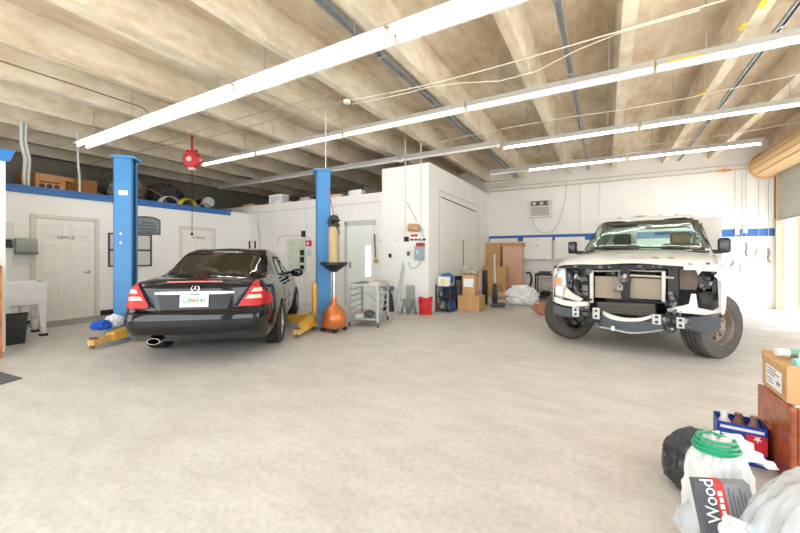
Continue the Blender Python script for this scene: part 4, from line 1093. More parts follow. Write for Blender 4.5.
# left corner: headlamp, white filler, splash panel
p = TP(553, 266, .46); q = TP(566, 300, .46)
hl = MB().prism([TY(x, y, .40) for x, y in ((553, 267), (566, 268), (567, 285), (563, 300), (557, 299), (553, 284))], 'X', .30, .44, .02).build('headlamp', mat('lamp_grey', (176, 178, 180), .15, .3, var=.12, scale=14, coat=.5), truck)
tbox('amber_reflector', 554.5, 277.5, 562, 284.5, .452, .02, mat('amber', (232, 150, 96), .3), hl)
tbox('lamp_bezel', 554, 271, 564, 276, .450, .02, mat('lamp_pale', (214, 216, 216), .15, .2), hl); tbox('lamp_bezel', 555, 286, 563, 296, .450, .02, mat('lamp_pale', (214, 216, 216), .15, .2), hl)
tpoly('lamp_bracket', [(565, 286), (572, 293), (583, 299), (580, 302), (563, 297)], .42, .04, mat('pale_alloy', (206, 202, 192), .5, .3))
tpoly('bumper_filler', [(554, 297), (562, 300), (574, 302), (587, 302), (588, 306), (574, 307), (562, 305), (555, 302)], .50, .10, TWH)
tpoly('air_deflector', [(553, 304), (562, 307), (575, 309), (590, 310), (591, 316), (578, 318), (560, 316), (553, 312)], .46, .03, BEAMM)
tpoly('air_deflector', [(676, 319), (693, 317), (705, 317), (721, 318), (721, 328), (712, 333), (700, 332), (690, 330), (677, 326)], .46, .03, BEAMM)
# intercooler, beam, brackets, hooks
tpoly('intercooler', [(597, 302), (655, 304), (656, 314), (640, 316), (598, 312)], .36, .08, mat('intercooler_dark', (88, 82, 78), .6, .3, var=.12, scale=24))
for k in range(5): ttube('intercooler_rib', [(599, 303.5 + 2 * k, .365), (625, 305 + 2 * k, .368), (654, 306 + 1.9 * k, .365)], .005, mat('rib_grey', (120, 112, 106), .6, .3), smooth=0)
up = [(594, 312), (604, 316), (620, 320), (640, 322), (656, 319), (668, 316)]; lo = [(670, 324), (660, 330), (640, 332.5), (620, 330), (604, 326), (594, 322)]
def tbeam(name, u, l, xf, dp, bow, m):
    """bar bowed forwards in the middle"""
    b = MB(); rows = []
    l = l[::-1]; n = 24
    for k in range(n + 1):
        t = k / n * (len(u) - 1)
        a, c = cr(u, t), cr(l, t); f = xf + bow * 4 * (k / n) * (1 - k / n)
        A, B = TP(*a, f), TP(*c, f)
        rows.append([A, B, V((B.x - dp, B.y, B.z)), V((A.x - dp, A.y, A.z))])
    R = b.grid(rows, close=True); b.bm.faces.new(R[0][::-1]); b.bm.faces.new(R[-1])
    return b.build(name, m, truck, ang=40)
tbeam('bumper_beam', up, lo, .52, .10, .08, BEAMM)
tbeam('beam_strip', [(603, 311), (612, 315), (625, 318), (640, 318), (654, 314)], [(655, 317), (641, 321), (625, 321.5), (611, 319), (602, 314)], .56, .04, .07, TWH)
tbeam('beam_flange', [(594, 325), (610, 328), (630, 332), (650, 331), (664, 329)], [(664, 330.6), (650, 332.6), (630, 333.6), (610, 329.6), (594, 326.4)], .58, .05, .06, STEEL)
for x, y, w_, h_ in ((575.5, 312, 3.4, 5), (596, 313.5, 3.6, 6), (656.5, 319.5, 4.6, 5.5), (680.5, 323, 4.2, 6)):
    br = tbox('beam_bracket', x - w_, y - h_, x + w_, y + h_, .62, .02, mat('bracket_pale', (196, 196, 194), .45, .5))
    for dy in (-.45, .45):
        p = TP(x, y + dy * h_, .62); MB().cyl((.615, p.y, p.z), (.624, p.y, p.z), .018, seg=10).build('bracket_hole', INK, br)
for a in ((578, 311, 594, 318), (659, 314, 680, 328)): tbox('frame_horn', *a, .54, .35, PLK)
for x, y in ((585, 314), (590, 320), (580, 320), (667, 320), (672, 327), (664, 326), (687, 327), (668, 314), (600, 320)):
    tbox('frame_fitting', x - 2.4, y - 2.2, x + 2.4, y + 2.2, .56, .05, PGR if (int(x) % 2) else PLK)
ttube('tow_hook', [(583, 319, .6), (586, 323, .64), (591, 323, .64), (593, 318, .6)], .014, PLK); ttube('tow_hook', [(664, 328, .6), (668, 332, .64), (674, 332, .64), (677, 327, .6)], .014, PLK)
tbox('plate_clip', 611, 326, 614.5, 331, .66, .02, mat('pale_green_clip', (206, 226, 214), .5))

# the rest of the clutter in the bay: small brackets, plugs, hoses and bolts
rnd = random.Random(11)
BITM = [PGR, PLK, mat('bay_mid', (116, 114, 112), .6, var=.2), mat('bay_light', (176, 174, 170), .5, .3), DBR]
def bits(n, x0, y0, x1, y1, xa, xb, w0=1.0, w1=3.2):
    for k in range(n):
        x, y, xf = rnd.uniform(x0, x1), rnd.uniform(y0, y1), rnd.uniform(xa, xb)
        w_, h_ = rnd.uniform(w0, w1), rnd.uniform(w0, w1)
        p, q = TP(x - w_, y - h_, xf), TP(x + w_, y + h_, xf)
        c = (p + q) / 2; b = MB()
        if k % 3 == 0: b.cyl((xf - .03, c.y, c.z), (xf + .02, c.y, c.z), abs(p.y - q.y) / 2, seg=12)
        else: b.cbox((xf, c.y, c.z), (.05, abs(p.y - q.y), abs(p.z - q.z)), (rnd.uniform(-.5, .5), 0, 0), .004)
        b.build('bay_fitting', rnd.choice(BITM), truck, ang=40)
bits(16, 565, 271, 589, 300, .34, .40)
bits(7, 612, 268, 628, 300, .40, .44, .8, 2)
bits(9, 665, 292, 680, 318, .38, .46)
bits(8, 699, 268, 717, 303, .30, .36, 1, 2.4)
bits(10, 572, 307, 600, 325, .48, .58, .8, 2.6)
bits(10, 655, 311, 692, 329, .52, .62, .8, 2.6)
bits(6, 600, 266, 660, 271, .42, .46, .6, 1.5)
for k in range(9):
    x, y = rnd.choice(((568, 272), (582, 308), (668, 310), (700, 272), (616, 270), (660, 302), (690, 315), (575, 300), (706, 290)))
    pts = [(x + rnd.uniform(0, 4), y + rnd.uniform(0, 4), .44)]
    for i in range(3): pts.append((pts[-1][0] + rnd.uniform(-2, 6), pts[-1][1] + rnd.uniform(-3, 7), .44 + rnd.uniform(-.04, .06)))
    ttube('loose_wire', pts, .007, INK if k % 2 else mat('wire_grey', (150, 148, 146), .5))
ttube('brake_hose', [(583, 322, .3), (580, 328, .2), (576, 330, .1)], .012, INK)
MB().box(-.45, -.2, -.88, -.3, .5, .62, .02).build('suspension_arm', PLK, truck, smooth=False)
MB().box(-2.3, -1.45, -.62, .62, 1.87, 1.89, .01).build('headliner', CABI, truck, smooth=False)
# ================= partition wall, booth and what stands there
YP = 7.4
def wb(name, px0, py0, px1, py1, d, m, parent=None, Y=YP, off=0, bev=.004):
    p, q = onY(px0, py0, Y), onY(px1, py1, Y)
    return MB().box(min(p.x, q.x), max(p.x, q.x), Y - off - d, Y - off, min(p.z, q.z), max(p.z, q.z), bev).build(name, m, parent, smooth=False)
# on top of the partition
p = onY(277, 206, 7.47); t = thing('marbled_box', 'white marbled box on top of the partition wall', 'box', (p.x, 7.47, 2.86))
MB().box(-.28, .28, -.06, .2, 0, .26, .005).build('carton', mat('marbled', (222, 222, 226), .5, var=.25, scale=9), t, smooth=False)
MB().box(-.285, .285, -.065, .205, .22, .265, .004).build('lid', mat('marbled_lid', (232, 232, 234), .5, var=.15, scale=9), t, smooth=False)
for k, (px, s, m, lab) in enumerate(((249, (.5, .2, .07), CARD, 'flat pale packet on the partition wall, left of the marbled box'), (306, (.34, .2, .09), mat('grey_box', (190, 190, 188), .6), 'low grey box on the partition wall, right of the marbled box'), (335, (.5, .2, .08), CARD2, 'flat brown packet on the partition wall behind the right lift column'), (356, (.4, .2, .13), WPL, 'white box on the partition wall near the booth'))):
    p = onY(px, 204, 7.47)
    tag(MB().box(-s[0] / 2, s[0] / 2, -.06, s[1] - .06, 0, s[2], .006).build('packet', m, None, (p.x, 7.47, 2.86), .0), lab, 'box')
tag(MB().tube([V((-6.97, 7.475, 2.915)), V((-6.85, 7.475, 2.93)), V((-6.74, 7.475, 2.915))], .05, 10, 2).build('duct_hose', BLK), 'black flexible duct behind the top of the partition wall', 'duct')
# window
r = bpy.data.objects.new('window_1', None); COL.objects.link(r); r['kind'] = 'structure'
wb('window_frame', 288, 239, 306, 272, .03, mat('window_frame_white', (214, 220, 208), .5), r)
for a in ((289.5, 241, 295.5, 270), (297.5, 241, 304.5, 270)):
    wb('pane', *a, .012, mat('window_pane_green', (206, 222, 196), .1, var=.12, scale=5), r, off=.026)
for y in (250.5, 260): wb('muntin', 289, y, 305, y + 1, .012, mat('window_frame_white', (214, 220, 208), .5), r, off=.034)
# black switch boxes, alarm, small sign
for k, (y0, y1) in enumerate(((231, 237), (250, 255), (257, 262.5), (265, 269))):
    t = wb('switch_box', 302.5, y0, 305.5, y1, .05, BLK, off=.05 if k else .0); tag(t, 'small black switch box beside the window, ' + ['topmost above the window', 'second from the top', 'third from the top', 'lowest'][k], 'switch', 'black switch boxes by the window')
t = thing('fire_alarm', 'red alarm box on the partition wall left of the right lift column', 'alarm'); wb('housing', 307, 240.5, 311.6, 246, .06, RED, t); wb('face', 308, 242, 310.6, 245, .004, mat('alarm_white', (236, 220, 216), .4), t, off=.06)
t = wb('notice', 307.5, 249, 311.5, 256, .01, mat('notice_pale_blue', (186, 212, 222), .5)); tag(t, 'small pale blue notice below the red alarm box', 'notice')
for k, px in enumerate((250, 255.5)):
    t = wb('wall_hook', px - .5, 241, px + .5, 248.5, .03, INK); tag(t, 'thin black hook on the partition above the car roof, ' + ['left one', 'right one'][k], 'hook', 'black hooks above the car roof')
tag(MB().tube([onY(257, 222, YP - .01), onY(259, 232, YP - .01), onY(260.5, 240, YP - .012), onY(259, 250, YP - .01)], .006, 6, 1).build('wall_cable', mat('cable_grey', (150, 150, 150), .6)), 'thin grey cable hanging on the partition wall left of window', 'cable')
tag(MB().tube([onY(277, 243, YP - .01), onY(279, 237, YP - .012), onY(288, 234.5, YP - .012), onY(294, 237, YP - .012), onY(303, 234, YP - .012), onY(310, 239, YP - .012)], .006, 6, 2).build('wall_cable', mat('cable_grey', (150, 150, 150), .6)), 'grey cable looping over the window top', 'cable')
b = MB(); 
for px in (244, 258.5, 273, 306): p = onY(px, 240, YP); b.box(p.x - .006, p.x + .006, YP - .006, YP + .01, 0, 2.8)
p, q = onY(231, 214, YP), onY(375, 204, YP); b.box(-9.6, -4.75, YP - .008, YP, 2.62, 2.645)
struct('trim_5', b, mat('seam_grey', (206, 206, 204), .6), smooth=False)
# white door with a bright slit window
r = bpy.data.objects.new('door_3', None); COL.objects.link(r); r['kind'] = 'structure'
wb('door_leaf', 348, 224, 374, 313.5, .03, mat('door_offwhite', (232, 236, 230), .45), r)
wb('door_frame', 346, 221.5, 376, 224.5, .06, mat('frame_grey', (196, 198, 196), .5), r); wb('door_frame', 345.8, 222, 348, 313.5, .06, mat('frame_grey', (196, 198, 196), .5), r)
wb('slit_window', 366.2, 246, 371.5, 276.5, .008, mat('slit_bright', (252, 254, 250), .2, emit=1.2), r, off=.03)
wb('door_plate', 350, 262, 352, 268, .02, STEEL, r, off=.03)
# broom hanging next to the door
t = thing('hanging_brush', 'brown long brush hanging point up beside the white door', 'brush')
p, q = onY(374.5, 234, YP - .06), onY(375.5, 258, YP - .06)
MB().tube([p, p.lerp(q, .5), q], .02, 8).build('handle', mat('brush_grey', (120, 108, 92), .6), t)
a = onY(376, 261, YP - .06); MB().cbox((a.x, a.y, a.z), (.1, .06, .1), bev=.01).build('head', mat('brush_tan', (186, 150, 112), .7), t, smooth=False)
# booth front: service panel, conduits, motor, boxes
t = thing('service_panel', 'white flush service panel with a black latch on the booth front', 'panel')
wb('panel_door', 380.5, 228, 401, 265, .015, mat('panel_white', (240, 240, 238), .5), t); wb('latch', 389.5, 253.6, 392, 257.5, .03, BLK, t, off=.015)
for x, y in ((381.5, 240.5), (397.5, 240.5)): wb('hinge', x - .6, y - .8, x + .6, y + .8, .01, STEEL, t, off=.015)
for k, (px, y0, y1, rr) in enumerate(((405.3, 120, 238, .012), (421, 141, 256, .014))):
    p = onY(px, y1, YP - .03)
    tag(MB().cyl((p.x, YP - .03, p.z), (p.x, YP - .03, ZD), rr, seg=10).build('wall_conduit', mat('conduit_white', (222, 222, 218), .5)), ['left thin conduit running down the booth front', 'right thicker conduit running down the booth corner'][k], 'conduit', 'conduits on the booth front')
t = thing('air_motor', 'tan cylinder motor on a white bracket on the booth front', 'motor')
p, q = onY(409, 227.8, YP - .08), onY(419, 227.8, YP - .08)
MB().cyl(p, q, .085, seg=24).build('cylinder', mat('motor_tan', (206, 158, 106), .5, var=.06), t); MB().cyl(q, (q.x + .03, q.y, q.z), .06, seg=16).build('end_cap', STEEL, t)
MB().box(p.x - .1, q.x + .02, YP - .06, YP, p.z + .06, p.z + .11, .004).build('bracket', WPL, t, smooth=False)
pp = onY(422, 234, YP - .03); MB().tube([(q.x + .02, YP - .06, q.z), (q.x + .08, YP - .04, q.z - .02), pp, onY(426, 240, YP - .03)], .008, 6, 2).build('pipe', STEEL, t)
tag(MB().tube([onY(407, 202, YP - .02), onY(412, 212, YP - .03), onY(417, 222, YP - .04)], .007, 6, 1).build('wall_cable', mat('cable_grey', (150, 150, 150), .6)), 'short grey cable slanting down to the tan motor', 'cable')
t = thing('warning_notice', 'white notice with red lines and black strip on the booth front', 'notice'); wb('sheet', 409, 233, 420, 243, .006, PAPER, t)
wb('red_lettering', 411, 234.5, 418, 236.5, .003, RED, t, off=.006)
for x in (410.5, 414.5, 418.5, 422.5): wb('black_lettering', x, 238.8, x + 3.2, 240.6, .003, INK, t, off=.006)
t = wb('black_socket', 405, 236.8, 409, 241.6, .05, BLK); tag(t, 'black socket box left of the warning notice', 'socket')
t = thing('control_box', 'grey switch box with red top on the booth corner', 'switch'); wb('housing', 416, 246.5, 425, 260, .09, mat('control_grey', (158, 172, 182), .45, var=.05), t); wb('red_cover', 417.5, 243, 425, 247, .08, mat('cover_red', (170, 46, 50), .5), t); wb('dial', 418.5, 250, 420.5, 254, .02, mat('dial_pale', (206, 214, 220), .4), t, off=.09)
t = thing('wall_socket', 'white wall socket with dark face left of the grey switch box', 'socket'); wb('plate', 406, 250, 411.5, 257.5, .01, WPL, t); wb('face', 407.5, 251.5, 410, 255.5, .02, mat('socket_grey', (96, 96, 98), .5), t, off=.01)
tag(MB().tube([onY(421, 260, YP - .03), onY(420, 264, YP - .03), onY(415, 268.6, YP - .03), onY(410, 268, YP - .03), onY(408.8, 262, YP - .03)], .014, 8, 2).build('cable_loop', mat('cable_pale', (196, 198, 200), .6)), 'pale cable looping below the grey switch box', 'cable')
tag(MB().cyl(onX(441, 197, -3.45), onX(476, 211.5, -3.45), .012, seg=8).build('wall_rod', mat('rod_dark', (90, 88, 84), .5)), 'thin dark rod fixed along the booth side wall', 'rod')
b = MB(); X = -3.468
a, c = onX(439, 190, X), onX(478, 205, X); b.box(X, X + .008, a.y, a.y + .02, .0, a.z).box(X, X + .008, c.y, c.y + .02, 0, a.z).box(X, X + .008, a.y, c.y, a.z - .02, a.z)
struct('trim_6', b, mat('seam_grey', (206, 206, 204), .6), smooth=False)
# ---- things on the floor before the booth
p = FL(332, 331.5)
t = thing('oil_drainer', 'tall waste oil drainer with copper tank, black bowl and clear cylinder', 'oil drainer', (p.x, p.y + .05, 0))
COP = mat('copper_paint', (206, 122, 74), .3, .55, var=.10, scale=4)
MB().lathe([(.001, .06), (.17, .06), (.21, .10), (.215, .26), (.19, .34), (.11, .42), (.05, .50), (.045, .58), (.0, .58)], seg=36).build('tank', COP, t, ang=50)
for k in range(4):
    a = PI / 4 + k * PI / 2; x, y = .19 * math.cos(a), .19 * math.sin(a)
    c = MB().cyl((x - .02, y, .045), (x + .02, y, .045), .045, seg=16).build('castor', BLK, t); MB().cbox((x, y, .085), (.05, .06, .03)).build('castor_fork', STEEL, c)
MB().cyl((0, 0, .55), (0, 0, 1.20), .028, seg=14).build('pole', mat('pole_chrome', (206, 206, 204), .25, .8), t)
MB().lathe([(.03, 1.02), (.05, 1.02), (.20, 1.13), (.235, 1.15), (.235, 1.19), (.215, 1.19), (.05, 1.06), (.0, 1.06)], seg=36).build('drain_bowl', BLK, t, ang=50)
MB().cyl((0, 0, 1.19), (0, 0, 1.80), .08, seg=28).build('measuring_cylinder', mat('amber_clear', (226, 206, 160), .1, trans=.55, var=.1, scale=3, stretch=(6, 6, 1)), t)
for k in range(4):
    a = k * PI / 2 + .4; MB().cyl((.09 * math.cos(a), .09 * math.sin(a), 1.18), (.09 * math.cos(a), .09 * math.sin(a), 1.82), .009, seg=6).build('guard_rod', mat('guard_brass', (176, 140, 90), .4, .6), t)
MB().lathe([(.0, 1.80), (.10, 1.80), (.105, 1.84), (.085, 1.86), (.085, 1.97), (.06, 2.0), (0, 2.0)], seg=24).build('pump_head', mat('pump_dark', (54, 56, 60), .5, .2), t)
MB().cyl((.02, -.14, 1.88), (.02, .02, 1.88), .05, seg=14).cyl((-.02, -.02, 1.9), (.17, -.06, 1.9), .02, seg=10).build('pump_valve', BLK, t)
MB().tube([(.05, -.03, 1.82), (.11, -.03, 1.76), (.17, -.05, 1.68)], .008, 6).build('pump_lever', INK, t)
MB().tube([(0, 0, 1.98), (-.03, 0, 2.12), (-.10, 0, 2.35), (-.14, .02, 2.5)], .008, 6, 1).build('air_hose', mat('red_hose', (186, 92, 84), .6), t)
# grey workshop table with lattice sides
c = (FL(343, 326) + FL(374, 326.5)) / 2
t = thing('work_table', 'grey metal workshop table with ladder sides and castors', 'table', (c.x + .0, c.y + .36, 0), .32)
TG = mat('table_grey', (176, 180, 182), .45, .3, var=.08, scale=9)
MB().box(-.30, .30, -.42, .42, .745, .785, .006).build('tabletop', mat('table_top_pale', (196, 194, 188), .5, var=.06), t, smooth=False)
for sx in (-1, 1):
    for sy in (-1, 1):
        lg = MB().box(sx * .27 - .022, sx * .27 + .022, sy * .39 - .022, sy * .39 + .022, .09, .745, .004).build('leg', TG, t, smooth=False)
        MB().cyl((sx * .27 - .015, sy * .39, .045), (sx * .27 + .015, sy * .39, .045), .045, seg=16).build('castor', mat('castor_grey', (86, 88, 90), .6), lg)
    for k in range(5): MB().box(sx * .27 - .01, sx * .27 + .01, -.37, .37, .2 + k * .115, .218 + k * .115).build('side_rung', TG, t, smooth=False)
MB().box(-.28, .28, -.40, .40, .13, .155, .004).build('lower_shelf', TG, t, smooth=False)
b = MB().tube([(-.25, -.40, .70), (-.1, -.40, .68), (.12, -.40, .58), (.25, -.40, .48)], .012, 6, 1); b.build('brace', TG, t)
for k, (x, y, s, m, lab) in enumerate(((-.12, -.05, (.2, .46, .012), mat('dark_board', (86, 96, 92), .5), 'dark board lying on the workshop table'), (.15, .2, (.22, .3, .02), CARD2, 'tan folder lying on the far end of the workshop table'), (.16, -.22, (.2, .26, .03), mat('pale_tray', (206, 200, 186), .5), 'pale tray on the near end of the workshop table'))):
    v = t.matrix_basis @ V((x, y, .7855)); tag(MB().box(-s[0] / 2, s[0] / 2, -s[1] / 2, s[1] / 2, 0, s[2], .003).build(['board', 'folder', 'tray'][k], m, None, v, .32 + .15 * k, smooth=False), lab, ['board', 'folder', 'tray'][k])
v = t.matrix_basis @ V((.05, -.2, .156)); tag(MB().blob((0, 0, .06), (.09, .12, .06), .3, 2.4, 6, 3, 0, True).build('rag', mat('dark_rag', (90, 96, 96), .9), None, v), 'dark crumpled rag on the lower shelf of workshop table', 'rag')
v = t.matrix_basis @ V((-.1, -.3, .156)); tag(MB().box(-.07, .07, -.06, .06, 0, .07, .006).build('parts_box', mat('parts_grey', (200, 200, 196), .5), None, v, .3), 'small pale box on the lower shelf of workshop table', 'box')
# black oil can stand beside the table
p = FL(388.5, 311)
t = thing('transmission_jack', 'black floor stand with a wide grey head beside the booth front', 'jack', (p.x, p.y, 0))
MB().lathe([(.13, 0), (.14, .02), (.12, .10), (.095, .36), (.07, .42), (.05, .43), (.05, .5)], seg=20).build('body', mat('stand_black', (34, 36, 42), .45), t); MB().cbox((0, 0, .54), (.22, .16, .1), bev=.015).build('head', mat('stand_grey', (120, 126, 132), .5, .3), t)
MB().tube([(-.1, 0, .55), (-.2, 0, .56), (-.3, .02, .57)], .012, 6).build('handle', mat('stand_grey', (120, 126, 132), .5, .3), t)
for k, (x0, y0, x1, y1, r_) in enumerate(((396, 311, 403, 262, .018), (399, 311, 404, 266, .014), (394.5, 310, 401.5, 270, .014))):
    a = FL(x0, y0 + 2.5); q = onY(x1, y1, YP - .03)
    tag(MB().cyl(a, q, r_, seg=8).build('leaning_pipe', mat('pipe_alloy', (196, 198, 198), .4, .5)), 'metal pipe leaning on the booth front, ' + ['thickest and tallest', 'steepest one', 'shortest at the left'][k], 'pipe', 'pipes leaning on the booth front')
q0, q1 = onY(406, 285, YP - .015), onY(415, 301, YP - .015)
tag(MB().box(q0.x, q1.x, YP - .012, YP - .002, .04, q0.z, .002).build('steel_plate', mat('plate_grey', (182, 184, 186), .5, .3), None, smooth=False), 'grey steel plate leaning against the booth front', 'plate')
for k, px in enumerate((404.5, 412.5)):
    p = FL(px, 314)
    t = thing('axle_stand', 'grey axle stand with splayed feet, ' + ['left of the pair, beside the pipes', 'right of the pair, beside the red bucket'][k], 'axle stand', (p.x, p.y, 0), .3, 'axle stands before the booth')
    AS = mat('stand_steel', (128, 132, 136), .5, .5, var=.1, scale=12)
    for i in range(4):
        a = PI / 4 + i * PI / 2; MB().cyl((.11 * math.cos(a), .11 * math.sin(a), 0), (.03 * math.cos(a), .03 * math.sin(a), .24), .016, seg=8).build('foot', AS, t)
    MB().cyl((0, 0, .2), (0, 0, .30), .03, seg=14).build('column', AS, t); MB().prism([(-.06, .30), (.06, .30), (.07, .35), (.03, .33), (-.03, .33), (-.07, .35)], 'Y', -.025, .025).build('saddle', AS, t, smooth=False)
p = FL(425.5, 314)
t = thing('bucket', 'red plastic bucket on the floor at the booth corner', 'bucket', (p.x, p.y, 0))
MB().lathe([(.0, 0), (.135, 0), (.14, .01), (.155, .34), (.168, .345), (.168, .375), (.158, .38), (.15, .375), (.13, .03), (0, .03)], seg=32).build('body', RED, t, ang=50); MB().lathe([(.158, .27), (.166, .272), (.166, .285), (.158, .287)], seg=32).build('rim_band', RED, t)
MB().tube([(-.165, 0, .33), (-.17, -.06, .24), (0, -.185, .18), (.17, -.06, .24), (.165, 0, .33)], .004, 6, 2).build('handle', STEEL, t)
# tool trolley with bag and white box
p = FL(441, 311)
t = thing('tool_trolley', 'dark blue tool trolley full of odds and ends beside red bucket', 'trolley', (p.x + .095, p.y + .08, 0), 0)
NV = mat('navy_metal', (46, 56, 76), .5, var=.2, scale=9)
for x in (-.17, .17):
    for y in (-.2, .2): MB().box(x - .015, x + .015, y - .015, y + .015, .0, .62).build('post', NV, t, smooth=False)
for z in (.06, .34, .58): MB().box(-.19, .19, -.22, .22, z, z + .02).build('tray', NV, t, smooth=False)
MB().box(-.185, .185, .19, .215, .08, .58).build('back_panel', NV, t, smooth=False)
rnd2 = random.Random(3)
tmat = t.matrix_basis
for k in range(12):
    x, y, z = rnd2.uniform(-.12, .12), -.18 + .03 * (k % 6), (.081, .361)[k % 2]
    x = -.13 + .052 * (k // 2)
    h = rnd2.uniform(.08, .19)
    m = [NV, BLK, mat('odd_red', (150, 50, 46), .5), STEEL, mat('odd_green', (70, 110, 70), .5), mat('odd_white', (214, 214, 210), .5)][rnd2.randrange(6)]
    v = tmat @ V((x, -.14 + .04 * (k % 2), z)); tag(MB().lathe([(0, 0), (.022, 0), (.022, h * .7), (.012, h * .8), (.012, h), (0, h)], seg=12).build('spray_bottle', m, None, v), 'small bottle on the dark trolley', 'bottle', 'bottles on the dark trolley')
v = tmat @ V((.0, .05, .601)); tag(MB().blob((0, 0, .16), (.16, .13, .13), .22, 2, 8, 4, .0, True).build('work_jacket', mat('bright_blue_cloth', (50, 112, 184), .85, var=.15, scale=5), None, v), 'bright blue jacket bundled on top of the dark trolley', 'jacket')
v = tmat @ V((.02, -.16, .601)); b_ = thing('wipes_box', 'white box with yellow mark hung at front of the dark trolley', 'box', v); MB().box(-.14, .14, -.07, .07, 0.0, .22, .01).build('carton', WPL, b_, smooth=False); MB().box(-.07, .04, -.073, -.069, .05, .17).build('mark', mat('mark_yellow', (226, 216, 120), .5), b_, smooth=False)
a = FL(453, 309); tag(MB().blob((a.x + .13, a.y - .36, .12), (.06, .12, .17), .2, 2, 4, 4, .003, True).build('cloth_heap', mat('denim', (46, 84, 140), .9, var=.15), None), 'blue cloth heap on the floor right of the trolley', 'cloth')
a = FL(447.5, 303); q = onX(445.8, 238, -3.43)
t = thing('broom', 'broom standing behind the dark trolley with handle up the booth wall', 'broom'); MB().cyl((-3.33, a.y, .1), (-3.44, a.y + .25, q.z), .012, seg=8).build('handle', mat('broom_handle', (160, 124, 96), .6), t); MB().cbox((-3.33, a.y, .07), (.07, .3, .1), bev=.01).build('head', mat('broom_dark', (70, 70, 74), .8), t)
# two cartons with packing on top
def carton(label, px0, px1, py, w, d, h, z=0, rz=0, m=CARD, lab=False, y_off=0, name='cardboard_box', group=None):
    p = FL((px0 + px1) / 2, py)
    t = thing(name, label, 'box', (p.x, p.y + d / 2 + y_off, z), rz, group)
    MB().box(-w / 2, w / 2, -d / 2, d / 2, 0, h, .006).build('carton', m, t, smooth=False)
    b = MB().box(-w * .5 - .001, w * .5 + .001, -.025, .025, h - .05, h + .001); b.build('tape', TAPE, t, smooth=False)
    MB().box(-.004, .004, -d / 2 - .001, d / 2 + .001, h - .002, h + .0015).build('flap_seam', mat('seam_brown', (140, 104, 70), .8), t, smooth=False)
    if lab: MB().box(-w * .4, w * .4, -d / 2 - .003, -d / 2, h * .42, h * .82).build('label', PAPER, t, smooth=False)
    return t
c1 = carton('lower tan carton on the floor under the labelled carton', 457, 479.5, 311.5, .52, .48, .36, rz=.0)
c2 = carton('upright tan carton with white label on top of another carton', 461, 473, 311.5, .30, .36, .50, z=.362, lab=True, y_off=.04)
c2.location.x += .02
for k in range(26):
    x, y = c2.location.x + random.uniform(-.2, .2), c2.location.y + random.uniform(-.14, .14)
    if k < 2: continue
tag(MB().blob((c2.location.x - .02, c2.location.y, .96), (.22, .17, .10), .35, 3.5, 12, 4, .864, True).build('packing_paper', mat('packing_pale', (222, 220, 206), .8, col2=(150, 146, 130), scale=14), None), 'crumpled pale packing on top of the labelled carton', 'packing')
a = FL(455, 308); t = thing('black_crate', 'black upright panel box left of the stacked cartons', 'box', (a.x, a.y + .2, 0)); MB().box(-.05, .14, -.12, .12, 0, .80, .01).build('body', BLK, t, smooth=False); MB().box(.0, .12, -.125, -.118, .25, .7).build('face', mat('panel_grey', (126, 128, 130), .5), t, smooth=False)
a = FL(484, 305); tag(MB().box(-.05, .05, -.1, .1, 0, .93, .02).build('black_case', BLK, None, (a.x, a.y + .1, 0)), 'tall narrow black case right of the labelled carton', 'case')
# ================= back wall
def bb(label, px0, px1, pytop, pyb, d, Y, m, name='cardboard_box', cat='box', rz=0, z0=0):
    p, q = onY(px0, pytop, Y), onY(px1, pytop, Y); w = abs(q.x - p.x)
    zt = p.z
    t = thing(name, label, cat, ((p.x + q.x) / 2, Y + d / 2, z0), rz)
    h = zt - z0
    MB().box(-w / 2, w / 2, -d / 2, d / 2, 0, h, .006).build('carton', m, t, smooth=False)
    MB().box(-.03, .03, -d / 2 - .001, d / 2 + .001, h - .06, h + .001).build('tape', TAPE, t, smooth=False)
    return t
PINKC = mat('pinkish_cardboard', (212, 174, 150), .8, var=.04)
bb('tall carton against the back wall, left of the pinkish one', 485.5, 500.5, 243, 0, .28, 11.9, CARD)
t = bb('tallest pinkish carton against the back wall', 502.5, 522, 246, 0, .30, 11.75, PINKC)
MB().box(-.355, .355, -.16, .152, 1.62, 1.735, .004).build('top_flap', TAPE, t, smooth=False)
t = bb('brown carton with black marks standing before the two tall cartons', 484.5, 506, 266.5, 0, .25, 11.46, CARD)
b = MB()
b.tube([(.12, -.128, .12), (.1, -.128, .3), (.13, -.128, .42), (.2, -.128, .3), (.2, -.128, .14)], .008, 6, 1).build('black_marks', INK, t)
lowc = bb('low pale carton on the floor at the back beside the vacuum cleaner', 491, 509, 297.5, 0, .3, 11.05, CARD2, z0=.0)
tag(MB().box(-.26, .26, -.14, .14, 0, .12, .006).build('packet', mat('pale_packet', (226, 196, 170), .7), None, (lowc.location.x, 11.2, onY(500, 297.5, 11.05).z + .003), .05), 'flat pale packet on top of the low carton beside the vacuum cleaner', 'box')
# vacuum cleaner
p = FL(492.5, 306.5)
t = thing('vacuum_cleaner', 'upright vacuum cleaner with pale handle before the back cartons', 'vacuum cleaner', (p.x + .1, p.y, 0), .2)
VG = mat('vac_grey', (62, 64, 68), .45)
MB().cbox((.05, -.05, .06), (.34, .26, .1), bev=.03).build('foot', VG, t); MB().lathe([(.05, .1), (.075, .14), (.07, .4), (.05, .56), (.03, .6)], (-.04, .05, 0), seg=18).build('body', VG, t); MB().cyl((-.04, .05, .58), (-.05, .07, 1.35), .025, .02, seg=10).build('handle', mat('vac_pale', (206, 202, 196), .4), t)
